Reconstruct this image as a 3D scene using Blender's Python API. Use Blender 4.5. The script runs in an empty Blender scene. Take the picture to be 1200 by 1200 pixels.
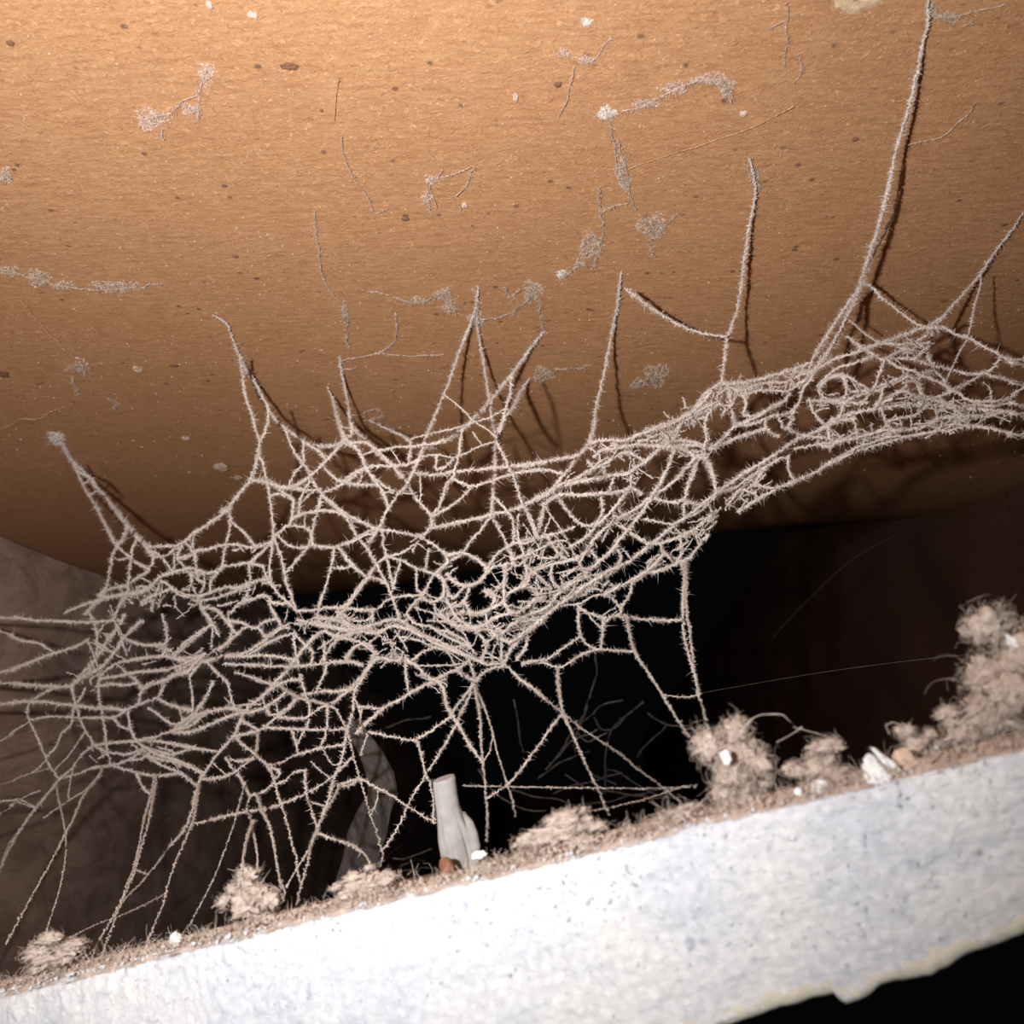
import bpy, math, random
import numpy as np
from mathutils import Vector, Matrix, Euler, noise

# ------------------------------------------------------------------ camera, world, light, exposure
SC = bpy.context.scene
COL = SC.collection
F = 1000.0                      # focal length in pixels of the 1200 px frame
CH = 0.15                       # the boards are this far above the eye
EYE = Vector((0, 0, 0.20))
cam_data = bpy.data.cameras.new('camera')
cam = bpy.data.objects.new('camera', cam_data); COL.objects.link(cam)
cam_data.sensor_width = 36.0
cam_data.lens = 36.0 * F / 1200.0
cam_data.clip_start = 0.002; cam_data.clip_end = 20
cam.location = EYE
cam.rotation_euler = (math.radians(90 + 21.36), 0, math.radians(3.36))
cam_data.dof.use_dof = True
cam_data.dof.focus_distance = 0.215
cam_data.dof.aperture_fstop = 27
SC.camera = cam
RM = cam.rotation_euler.to_matrix()

w = bpy.data.worlds.new('world'); SC.world = w
w.use_nodes = True
w.node_tree.nodes['Background'].inputs[0].default_value = (0.8, 0.85, 1.0, 1)
w.node_tree.nodes['Background'].inputs[1].default_value = 0.0015

def cam_pt(x, y, d):
    """point seen at pixel x, y of the 1200 px frame, d metres deep"""
    return EYE + RM @ Vector(((x - 600) / F * d, -(y - 600) / F * d, -d))

# the phone torch beside the lens, at its left
ld = bpy.data.lights.new('phone_torch', 'SPOT')
ld.energy = 3.4; ld.shadow_soft_size = 0.003
ld.spot_size = math.radians(166); ld.spot_blend = 1.0
ld.color = (1.0, 0.985, 0.965)
lamp = bpy.data.objects.new('phone_torch', ld); COL.objects.link(lamp)
lamp.location = EYE + RM @ Vector((-0.045, 0.012, 0.004))
lamp.rotation_euler = (cam_pt(150, 190, 0.2) - lamp.location).to_track_quat('-Z', 'Y').to_euler()

SC.view_settings.view_transform = 'Standard'
SC.view_settings.look = 'None'
SC.view_settings.exposure = 0.0
SC.view_settings.gamma = 1.0
SC.view_settings.use_curve_mapping = False

random.seed(7)
RNG = np.random.default_rng(11)
ZC = EYE.z + CH
FWD = RM @ Vector((0, 0, -1))

def ray(x, y):
    return RM @ Vector(((x - 600) / F, -(y - 600) / F, -1.0))
def ceil_depth(x, y):
    r = ray(x, y)
    return CH / r.z if r.z > 0.02 else 5.0
def ceil_pt(x, y, off=0.0):
    p = EYE + ray(x, y) * ceil_depth(x, y)
    p.z -= off
    return p
XL = ceil_pt(0, 630).x          # side joists, running away from the eye
XR = ceil_pt(1200, 610).x
def joist_depth(x, y):
    r = ray(x, y)
    return (XL - EYE.x) / r.x if r.x < -0.05 else 5.0

# ------------------------------------------------------------------ materials
def mat(name):
    m = bpy.data.materials.new(name); m.use_nodes = True
    nt = m.node_tree
    b = nt.nodes['Principled BSDF']
    return m, nt, b
def N(nt, typ, **kw):
    n = nt.nodes.new(typ)
    for k, v in kw.items(): setattr(n, k, v)
    return n
def noise_tex(nt, vec, scale, detail=4, rough=0.55, dist=0.0):
    n = N(nt, 'ShaderNodeTexNoise')
    n.inputs['Scale'].default_value = scale; n.inputs['Detail'].default_value = detail
    n.inputs['Roughness'].default_value = rough; n.inputs['Distortion'].default_value = dist
    nt.links.new(vec, n.inputs['Vector'])
    return n.outputs['Fac']
def ramp(nt, fac, stops):
    r = N(nt, 'ShaderNodeValToRGB')
    e = r.color_ramp.elements
    while len(e) < len(stops): e.new(0.5)
    for i, (p, c) in enumerate(stops):
        e[i].position = p
        e[i].color = (*c, 1) if len(c) == 3 else c
    nt.links.new(fac, r.inputs[0])
    return r.outputs[0]
def mixc(nt, fac, a, b, mode='MIX'):
    m = N(nt, 'ShaderNodeMix', data_type='RGBA', blend_type=mode)
    for s, v in ((m.inputs[0], fac), (m.inputs[6], a), (m.inputs[7], b)):
        if isinstance(v, (int, float)): s.default_value = v
        elif isinstance(v, tuple): s.default_value = (*v, 1)
        else: nt.links.new(v, s)
    return m.outputs[2]
def mapping(nt, scale=(1, 1, 1), rot=(0, 0, 0)):
    t = N(nt, 'ShaderNodeTexCoord'); mp = N(nt, 'ShaderNodeMapping')
    mp.inputs['Scale'].default_value = scale; mp.inputs['Rotation'].default_value = rot
    nt.links.new(t.outputs['Object'], mp.inputs[0])
    return mp.outputs[0]
def bump(nt, b, h, strength, dist, prev=None):
    n = N(nt, 'ShaderNodeBump')
    n.inputs['Strength'].default_value = strength; n.inputs['Distance'].default_value = dist
    nt.links.new(h, n.inputs['Height'])
    if prev is not None: nt.links.new(prev, n.inputs['Normal'])
    nt.links.new(n.outputs[0], b.inputs['Normal'])
    return n.outputs[0]

def wood_material(name, c0, c1, c2, grain=(60, 420, 300), speck=True, rough=0.62):
    m, nt, b = mat(name)
    v = mapping(nt); vg = mapping(nt, grain)
    big = noise_tex(nt, v, 9, 3, 0.6)
    gr = noise_tex(nt, vg, 3.0, 6, 0.65, 0.3)
    fine = noise_tex(nt, mapping(nt, (620, 760, 700)), 1.0, 4, 0.75, 1.6)
    base = ramp(nt, gr, [(0.25, c0), (0.5, c1), (0.78, c2)])
    base = mixc(nt, ramp(nt, big, [(0.35, (0, 0, 0)), (0.7, (1, 1, 1))]), base, mixc(nt, 0.42, base, c0))
    base = mixc(nt, ramp(nt, fine, [(0.56, (0, 0, 0)), (0.72, (0.75, 0.75, 0.75))]), base, tuple(min(1, c * 1.45) for c in c2))
    base = mixc(nt, ramp(nt, fine, [(0.28, (0.8, 0.8, 0.8)), (0.44, (0, 0, 0))]), base, tuple(c * 0.55 for c in c0))
    if speck:
        vo = N(nt, 'ShaderNodeTexVoronoi'); vo.inputs['Scale'].default_value = 190
        nt.links.new(mapping(nt, (1, 1.3, 1)), vo.inputs['Vector'])
        rar = noise_tex(nt, v, 130, 2)
        sp = mixc(nt, 1.0, ramp(nt, vo.outputs['Distance'], [(0.10, (1, 1, 1)), (0.2, (0, 0, 0))]),
                  ramp(nt, rar, [(0.53, (0, 0, 0)), (0.6, (0.85, 0.85, 0.85))]), 'MULTIPLY')
        base = mixc(nt, sp, base, (0.16, 0.085, 0.06))
    nt.links.new(base, b.inputs['Base Color'])
    b.inputs['Roughness'].default_value = rough
    b.inputs['Specular IOR Level'].default_value = 0.28
    p = bump(nt, b, gr, 0.10, 0.0003)
    p = bump(nt, b, fine, 0.7, 0.0005, p)
    bump(nt, b, noise_tex(nt, mapping(nt, (1, 1.6, 1)), 22, 3), 0.2, 0.002, p)
    return m

M = {}
M['wood'] = wood_material('orange_board', (0.41, 0.195, 0.088), (0.55, 0.288, 0.142), (0.64, 0.37, 0.195), (46, 300, 300))
M['joist'] = wood_material('joist_timber', (0.50, 0.33, 0.26), (0.66, 0.46, 0.375), (0.74, 0.54, 0.45), (300, 40, 260), False, 0.8)

def mottled():
    m, nt, b = M['joist'], M['joist'].node_tree, M['joist'].node_tree.nodes['Principled BSDF']
    v = mapping(nt, (1, 1, 1.5))
    src = b.inputs['Base Color'].links[0].from_socket
    out = mixc(nt, ramp(nt, noise_tex(nt, v, 24, 6, 0.7, 1.2), [(0.42, (0.75, 0.75, 0.75)), (0.58, (0, 0, 0))]), src, (0.34, 0.22, 0.17))
    nt.links.new(out, b.inputs['Base Color'])
mottled()

def dust_material(name, c0, c1, scale=900, rough=1.0, bumpd=0.0002):
    m, nt, b = mat(name)
    v = mapping(nt)
    f = noise_tex(nt, v, scale, 3, 0.7)
    nt.links.new(ramp(nt, f, [(0.3, c0), (0.7, c1)]), b.inputs['Base Color'])
    b.inputs['Roughness'].default_value = rough
    b.inputs['Specular IOR Level'].default_value = 0.1
    bump(nt, b, noise_tex(nt, v, scale * 2, 2), 0.5, bumpd)
    return m
M['dust'] = dust_material('web_dust', (0.54, 0.46, 0.415), (0.75, 0.675, 0.625))
M['silk'] = dust_material('bare_silk', (0.38, 0.32, 0.28), (0.56, 0.485, 0.43))
M['grey_dust'] = dust_material('grey_dust', (0.40, 0.285, 0.215), (0.60, 0.47, 0.38))
M['pink_dust'] = dust_material('pinkish_dust', (0.46, 0.32, 0.255), (0.68, 0.52, 0.44))
M['pale_dust'] = dust_material('pale_dust', (0.55, 0.47, 0.42), (0.85, 0.78, 0.74))
M['dark_speck'] = dust_material('dark_speck', (0.15, 0.07, 0.045), (0.26, 0.13, 0.08))
M['thread'] = dust_material('tan_thread', (0.42, 0.24, 0.12), (0.60, 0.38, 0.20))
M['lint'] = dust_material('tan_lint', (0.36, 0.285, 0.24), (0.56, 0.465, 0.405), 600)
M['lint_fibre'] = dust_material('lint_fibre', (0.38, 0.31, 0.265), (0.58, 0.49, 0.43), 300)
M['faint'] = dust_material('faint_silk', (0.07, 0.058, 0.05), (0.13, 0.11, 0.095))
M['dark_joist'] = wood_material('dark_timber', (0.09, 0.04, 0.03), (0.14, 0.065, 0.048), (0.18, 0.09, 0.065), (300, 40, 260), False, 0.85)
M['peg'] = dust_material('grey_white_plaster', (0.25, 0.238, 0.228), (0.37, 0.355, 0.34), 260, 0.8)
M['chip'] = dust_material('white_chip', (0.62, 0.63, 0.64), (0.76, 0.76, 0.76), 500, 0.8)
M['tan_chip'] = dust_material('tan_chip', (0.50, 0.36, 0.28), (0.68, 0.52, 0.42), 500, 0.8)
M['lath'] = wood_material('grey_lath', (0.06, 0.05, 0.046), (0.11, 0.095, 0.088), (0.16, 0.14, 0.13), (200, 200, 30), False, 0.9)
M['pale_wood'] = wood_material('torn_pale_wood', (0.58, 0.38, 0.22), (0.72, 0.53, 0.35), (0.82, 0.67, 0.50), (200, 200, 200), False, 0.8)

def tile_material():
    m, nt, b = mat('white_mineral_tile')
    v = mapping(nt)
    base = ramp(nt, noise_tex(nt, v, 60, 4), [(0.35, (0.62, 0.645, 0.715)), (0.62, (0.72, 0.725, 0.74))])
    base = mixc(nt, ramp(nt, noise_tex(nt, v, 500, 3, 0.7), [(0.3, (0.35, 0.35, 0.35)), (0.45, (0, 0, 0))]), base, (0.52, 0.53, 0.58))
    vo = N(nt, 'ShaderNodeTexVoronoi'); vo.inputs['Scale'].default_value = 230
    nt.links.new(v, vo.inputs['Vector'])
    sp = mixc(nt, 1.0, ramp(nt, vo.outputs['Distance'], [(0.12, (1, 1, 1)), (0.24, (0, 0, 0))]),
              ramp(nt, noise_tex(nt, v, 90, 2), [(0.57, (0, 0, 0)), (0.64, (0.7, 0.7, 0.7))]), 'MULTIPLY')
    base = mixc(nt, sp, base, (0.40, 0.42, 0.52))
    nt.links.new(base, b.inputs['Base Color'])
    b.inputs['Roughness'].default_value = 0.95
    b.inputs['Specular IOR Level'].default_value = 0.1
    p = bump(nt, b, noise_tex(nt, v, 620, 6, 0.75, 1.0), 0.85, 0.0006)
    return m
M['tile'] = tile_material()
M['paper'] = dust_material('cream_paper', (0.50, 0.47, 0.38), (0.60, 0.58, 0.50), 500, 0.9)

# ------------------------------------------------------------------ mesh collecting
class MB:
    """collects vertices and faces (tuples, or arrays of equal-sized faces) for ONE mesh object"""
    def __init__(s): s.v = []; s.idx = []; s.cnt = []; s.n = 0
    def add(s, verts, faces):
        k = s.n
        s.v.append(np.asarray(verts, dtype=float).reshape(-1, 3))
        if isinstance(faces, np.ndarray):
            s.idx.append((faces + k).ravel()); s.cnt.append(np.full(len(faces), faces.shape[1]))
        else:
            s.cnt.append(np.array([len(f) for f in faces], dtype=int))
            s.idx.append(np.array([q for f in faces for q in f], dtype=int) + k)
        s.n += len(s.v[-1])
    def build(s, name, material, parent=None, smooth=False, origin=None):
        me = bpy.data.meshes.new(name)
        v = np.concatenate(s.v); idx = np.concatenate(s.idx).astype(np.int32); cnt = np.concatenate(s.cnt)
        o = bpy.data.objects.new(name, me); COL.objects.link(o)
        if parent is not None:
            o.parent = parent; v = v - np.array(parent_loc(parent))
        else:
            c = np.array(origin) if origin is not None else v.mean(axis=0)
            o.location = c; v = v - c
        me.vertices.add(len(v)); me.vertices.foreach_set('co', v.astype(np.float32).ravel())
        me.loops.add(len(idx)); me.loops.foreach_set('vertex_index', idx)
        me.polygons.add(len(cnt))
        me.polygons.foreach_set('loop_start', (np.cumsum(cnt) - cnt).astype(np.int32))
        me.update(calc_edges=True); me.validate()
        me.materials.append(material)
        me.polygons.foreach_set('use_smooth', np.full(len(me.polygons), bool(smooth)))
        me.update()
        return o
def parent_loc(o):
    p = Vector(o.location)
    while o.parent is not None:
        o = o.parent; p += o.location
    return p
def empty(name, loc):
    o = bpy.data.objects.new(name, None); COL.objects.link(o); o.location = loc
    o.empty_display_size = 0.01
    return o
def tag(o, label=None, cat=None, group=None, kind=None):
    if label: o['label'] = label
    if cat: o['category'] = cat
    if group: o['group'] = group
    if kind: o['kind'] = kind
    return o

def smooth_path(pts, step):
    """Catmull-Rom through pts (k x 3 or more columns), resampled every step metres by the first 3 columns"""
    P = np.asarray(pts, dtype=float)
    if len(P) < 2: return P
    Q = np.vstack([2 * P[0] - P[1], P, 2 * P[-1] - P[-2]])
    out = []
    for i in range(1, len(Q) - 2):
        a, b_, c, d = Q[i - 1], Q[i], Q[i + 1], Q[i + 2]
        n = max(1, int(np.linalg.norm((c - b_)[:3]) / step))
        for t in np.arange(n) / n:
            out.append(0.5 * ((2 * b_) + (-a + c) * t + (2 * a - 5 * b_ + 4 * c - d) * t * t + (-a + 3 * b_ - 3 * c + d) * t ** 3))
    out.append(P[-1])
    return np.array(out)

def frames(P):
    T = np.gradient(P, axis=0)
    T /= np.linalg.norm(T, axis=1)[:, None] + 1e-12
    ref = np.array([0.31, 0.77, 0.55]); ref /= np.linalg.norm(ref)
    A = np.cross(T, ref); A /= np.linalg.norm(A, axis=1)[:, None] + 1e-12
    B = np.cross(T, A)
    return T, A, B

def tube(mb, P, R, sides=5, jitter=0.0):
    P = np.asarray(P); n = len(P)
    if n < 2: return
    T, A, B = frames(P)
    R = np.broadcast_to(np.asarray(R, dtype=float), (n,))
    ang = np.arange(sides) / sides * 2 * math.pi
    rr = R[:, None] * (1 + jitter * (RNG.random((n, sides)) * 2 - 1))
    V = P[:, None, :] + rr[:, :, None] * (np.cos(ang)[None, :, None] * A[:, None, :] + np.sin(ang)[None, :, None] * B[:, None, :])
    k = np.arange(sides); k2 = (k + 1) % sides
    q = np.stack([k, k2, k2 + sides, k + sides], axis=1)
    mb.add(V.reshape(-1, 3), (q[None] + (np.arange(n - 1) * sides)[:, None, None]).reshape(-1, 4))
    caps = np.stack([k[::-1], (n - 1) * sides + k])
    mb.idx.append((caps + mb.n - n * sides).ravel()); mb.cnt.append(np.array([sides, sides]))

SPIKE_T = np.array([(0, 1, 3), (1, 2, 3), (2, 0, 3)])
def spikes(mb, C, D, L, W):
    """thin pointed hairs at C along D of length L and base half-width W"""
    n = len(C)
    if n == 0: return
    D = D / (np.linalg.norm(D, axis=1)[:, None] + 1e-12)
    ref = RNG.normal(size=(n, 3)); A = np.cross(D, ref); A /= np.linalg.norm(A, axis=1)[:, None] + 1e-12
    B = np.cross(D, A)
    V = np.empty((n, 4, 3))
    for k in range(3):
        a = 2 * math.pi * k / 3
        V[:, k] = C + (A * math.cos(a) + B * math.sin(a)) * W[:, None]
    V[:, 3] = C + D * L[:, None] + B * (L * 0.3 * RNG.normal(size=n))[:, None]
    mb.add(V.reshape(-1, 3), (SPIKE_T[None] + (np.arange(n) * 4)[:, None, None]).reshape(-1, 3))

def fibres(mb, P, D, L, R, curl, segs=5):
    """many curling three-sided hairs at once"""
    P = np.array(P, dtype=float); D = np.array(D, dtype=float); L = np.array(L); R = np.array(R)
    n = len(P)
    if n == 0: return
    D /= np.linalg.norm(D, axis=1)[:, None] + 1e-9
    ax = RNG.normal(size=(n, 3))
    ref = RNG.normal(size=(n, 3))
    V = np.empty((n, segs + 1, 3, 3))
    for i in range(segs + 1):
        A = np.cross(D, ref); A /= np.linalg.norm(A, axis=1)[:, None] + 1e-9
        B = np.cross(D, A)
        r = R * (1 - 0.65 * i / segs)
        for k in range(3):
            a = 2 * math.pi * k / 3
            V[:, i, k] = P + (A * math.cos(a) + B * math.sin(a)) * r[:, None]
        ax = ax + RNG.normal(size=(n, 3)) * 0.5
        D = D + np.cross(ax, D) * curl * 0.35; D /= np.linalg.norm(D, axis=1)[:, None] + 1e-9
        P = P + D * (L / segs)[:, None]
    q = np.array([(3 * i + k, 3 * i + (k + 1) % 3, 3 * i + 3 + (k + 1) % 3, 3 * i + 3 + k) for i in range(segs) for k in range(3)])
    mb.add(V.reshape(-1, 3), (q[None] + (np.arange(n) * 3 * (segs + 1))[:, None, None]).reshape(-1, 4))

def grains(mb, C, S):
    """small squashed octahedra"""
    n = len(C)
    if n == 0: return
    X = RNG.normal(size=(n, 3)); X /= np.linalg.norm(X, axis=1)[:, None]
    Y = np.cross(X, RNG.normal(size=(n, 3))); Y /= np.linalg.norm(Y, axis=1)[:, None]
    Z = np.cross(X, Y)
    V = np.empty((n, 6, 3))
    s = S[:, None]
    k = RNG.uniform(0.5, 1.3, (n, 6, 1))
    for j, d in enumerate((X, -X, Y, -Y, Z, -Z)): V[:, j] = C + d * s * k[:, j]
    ft = np.array([(0, 2, 4), (2, 1, 4), (1, 3, 4), (3, 0, 4), (2, 0, 5), (1, 2, 5), (3, 1, 5), (0, 3, 5)])
    mb.add(V.reshape(-1, 3), (ft[None] + (np.arange(n) * 6)[:, None, None]).reshape(-1, 3))

# ------------------------------------------------------------------ the setting
Y0, Y1 = -0.12, 2.6
YB = ceil_pt(300, 790).y        # far end of the board; its upward bend is added to darken it
def board_z(x, y):
    t = min(1, max(0, (x - XL) / (XR - XL)))
    t = t * t * (3 - 2 * t)
    yc = 0.32 - 0.12 * t
    return ZC + (0.35 + 0.10 * t) * max(0.0, y - yc) ** 2
def fr0(a): return noise.fractal(Vector((math.cos(a) * 2.3, math.sin(a) * 2.3, 4.0)), 0.8, 2.0, 4)
def ceiling():
    hc = ceil_pt(1015, -13); hr = 0.0026; nseg = 24
    mb = MB()
    x0, x1, y0, y1 = XL - 0.06, XR + 0.06, Y0, YB
    # underside: ring of the hole bridged to a square patch, then the patch to the borders
    s = 0.012
    ring = [(hc.x + hr * 1.15 * math.cos(a) * (1 + 0.08 * math.sin(3 * a)), hc.y + hr * math.sin(a) * (1 + 0.06 * math.cos(4 * a)))
            for a in [2 * math.pi * i / nseg for i in range(nseg)]]
    def sq(a):
        c, d = math.cos(a), math.sin(a); k = s / max(abs(c), abs(d)); return (hc.x + c * k, hc.y + d * k)
    squ = [sq(2 * math.pi * (i) / nseg) for i in range(nseg)]
    V = [(x, y, ZC) for x, y in ring] + [(x, y, ZC) for x, y in squ] + [(x, y, ZC + 0.014) for x, y in ring]
    Fc = []
    for i in range(nseg):
        j = (i + 1) % nseg
        Fc.append((i, nseg + i, nseg + j, j)); Fc.append((i, j, 2 * nseg + j, 2 * nseg + i))
    Fc.append(tuple(2 * nseg + i for i in range(nseg)))
    mb.add(V, Fc)
    a0, a1, b0, b1 = hc.x - s, hc.x + s, hc.y - s, hc.y + s
    yf = 0.19
    for (xa, xb, ya, yb) in ((x0, a0, y0, yf), (a1, x1, y0, yf), (a0, a1, y0, b0), (a0, a1, b1, yf)):
        mb.add([(xa, ya, ZC), (xa, yb, ZC), (xb, yb, ZC), (xb, ya, ZC)], [(0, 1, 2, 3)])
    nx, ny = 40, 110        # the far part, bent up so its shading fades to dark
    V = [(x0 + (x1 - x0) * i / nx, yf + (y1 - yf) * j / ny) for j in range(ny + 1) for i in range(nx + 1)]
    mb.add([(x, y, board_z(x, y)) for x, y in V], [(j * (nx + 1) + i, (j + 1) * (nx + 1) + i, (j + 1) * (nx + 1) + i + 1, j * (nx + 1) + i + 1) for j in range(ny) for i in range(nx)])
    # upper side and edges
    t = 0.018
    mb.add([(x0, y0, ZC), (x1, y0, ZC), (x1, yf, ZC), (x0, yf, ZC), (x0, y0, ZC + t), (x1, y0, ZC + t), (x1, yf, ZC + t), (x0, yf, ZC + t)],
           [(4, 5, 6, 7), (0, 1, 5, 4), (1, 2, 6, 5), (3, 0, 4, 7)])
    mb.add([(x, y, board_z(x, y) + t) for x, y in V], [(j * (nx + 1) + i, j * (nx + 1) + i + 1, (j + 1) * (nx + 1) + i + 1, (j + 1) * (nx + 1) + i) for j in range(ny) for i in range(nx)])
    c = mb.build('ceiling', M['wood'], origin=(0, 0, ZC))
    for f in c.data.polygons:
        if len(f.vertices) == 4 and f.center.y > yf: f.use_smooth = True
    tag(c, 'orange brown wooden board overhead with stuck dust and faint grain', None, None, 'structure')
    # torn pale wood around the hole
    rb = MB(); V = []; m = 60
    for i in range(m):
        a = 2 * math.pi * i / m
        e = 1.35 + 0.5 * max(0, math.sin(a)) + 0.3 * max(0, -math.cos(a)) + 0.35 * fr0(a)
        for k, z in ((1.0, 0.0010), (0.97, -0.0003), (1 + 0.5 * (e - 1), -0.0003 - 0.00006 * fr0(a + 5)), (e, -0.00001)):
            V.append((hc.x + hr * 1.15 * k * math.cos(a), hc.y + hr * k * math.sin(a), ZC + z))
    rb.add(V, [(i * 4 + k, i * 4 + k + 1, ((i + 1) % m) * 4 + k + 1, ((i + 1) % m) * 4 + k) for i in range(m) for k in range(3)])
    r = rb.build('torn_rim', M['pale_wood'], c); r['label'] = 'pale torn wood around a dark hole'
    return c
CEIL = ceiling()

def joist(name, xin, side, label, tall):
    mb = MB()
    ny, nz = 150, 18
    zt, zb = ZC - 0.0005, ZC - tall
    V = []; Fc = []
    for i in range(ny + 1):
        y = Y0 + (Y1 - Y0) * i / ny
        for j in range(nz + 1):
            z = (board_z(xin, min(y, YB)) - 0.0005) * (1 - j / nz) + zb * j / nz
            k = min(1, j / 2.0)
            off = (noise.fractal(Vector((side * 3, y * 14, z * 18)), 1.0, 2.0, 4) * 0.006) * k
            V.append((xin + side * (0.003 + off), y, z))
    for i in range(ny):
        for j in range(nz):
            a = i * (nz + 1) + j
            Fc.append((a, a + 1, a + nz + 2, a + nz + 1))
    mb.add(V, Fc)
    xo = xin + side * 0.05
    mb.add([(xin + side * .004, Y0, zt), (xo, Y0, zt), (xo, Y0, zb), (xin + side * .004, Y0, zb), (xin + side * .004, Y1, zt), (xo, Y1, zt), (xo, Y1, zb), (xin + side * .004, Y1, zb)],
           [(0, 1, 2, 3), (4, 5, 6, 7), (1, 5, 6, 2), (3, 2, 6, 7)])
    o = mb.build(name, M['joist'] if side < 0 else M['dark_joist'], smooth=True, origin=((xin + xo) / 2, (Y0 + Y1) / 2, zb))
    tag(o, label, None, None, 'structure')
joist('wall_left', XL, -1, 'rough brown timber joist closing the cavity on the left', 0.30)
joist('wall_right', XR, 1, 'dark timber joist closing the cavity on the right', 0.165)
mb = MB()
mb.add([(XL - .05, Y1, ZC), (XR + .05, Y1, ZC), (XR + .05, Y1, ZC - .17), (XL - .05, Y1, ZC - .17),
        (XL - .05, Y1 + .04, ZC), (XR + .05, Y1 + .04, ZC), (XR + .05, Y1 + .04, ZC - .17), (XL - .05, Y1 + .04, ZC - .17)],
       [(3, 2, 1, 0), (4, 5, 6, 7), (0, 1, 5, 4), (1, 2, 6, 5), (2, 3, 7, 6), (3, 0, 4, 7)])
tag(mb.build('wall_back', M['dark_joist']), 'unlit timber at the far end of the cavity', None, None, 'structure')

# ------------------------------------------------------------------ broken ceiling tile in the foreground
TA = cam_pt(0, 1162, 0.156); TB = cam_pt(1200, 872, 0.105)
TE = (TB - TA); TLEN = TE.length; TE.normalize()
tm = (TA + TB) / 2 - EYE
TBK = (tm - TE * tm.dot(TE)).normalized()
TUP = TE.cross(TBK).normalized()
if TUP.dot(RM @ Vector((0, 1, 0))) < 0: TUP.negate()
q = Matrix.Rotation(math.radians(1.0), 3, TE)
if (q @ TBK).dot(TUP) < 0: q = q.inverted()
TBK = (q @ TBK).normalized(); TUP = (q @ TUP).normalized()
TTH = 0.031; TDEEP = 0.20
U0, U1 = -0.28, 1.3
def tile_pt(u, back, up):
    return TA + TE * (u * TLEN) + TBK * back + TUP * up
def fr(x, y, z, o=4): return noise.fractal(Vector((x, y, z)), 0.9, 2.1, o)

def top_height(u, b):
    return 0.0006 * fr(u * 16, b * 120, 3.3) - 0.0005 * math.exp(-b / 0.0012)
LOWX = [600, 800, 860, 900, 950, 979, 984, 992, 1018, 1030, 1050, 1094, 1101, 1130, 1160, 1200]
LOWY = [1286, 1222, 1200, 1186, 1172, 1166, 1174, 1178, 1170, 1158, 1150, 1146, 1138, 1122, 1112, 1096]
def px_of(p):
    c = RM.transposed() @ (Vector(p) - EYE)
    return (600 + F * c.x / -c.z, 600 - F * c.y / -c.z, -c.z)
_low = {}
def bottom_line(u):
    """depth of the ragged lower edge below the tile's top"""
    k = round(u, 5)
    if k in _low: return _low[k]
    a, b = -0.06, -0.008
    for _ in range(26):
        m = (a + b) / 2
        x, y, d = px_of(tile_pt(u, 0, m))
        if x < 600: yl = 1286 + (600 - x) * 0.31
        elif x > 1200: yl = 1096 - (x - 1200) * 0.33
        else: yl = float(np.interp(x, LOWX, LOWY))
        if y > yl: a = m
        else: b = m
    _low[k] = m + 0.00022 * fr(u * 60, 9.4, 0)
    return _low[k]

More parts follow.
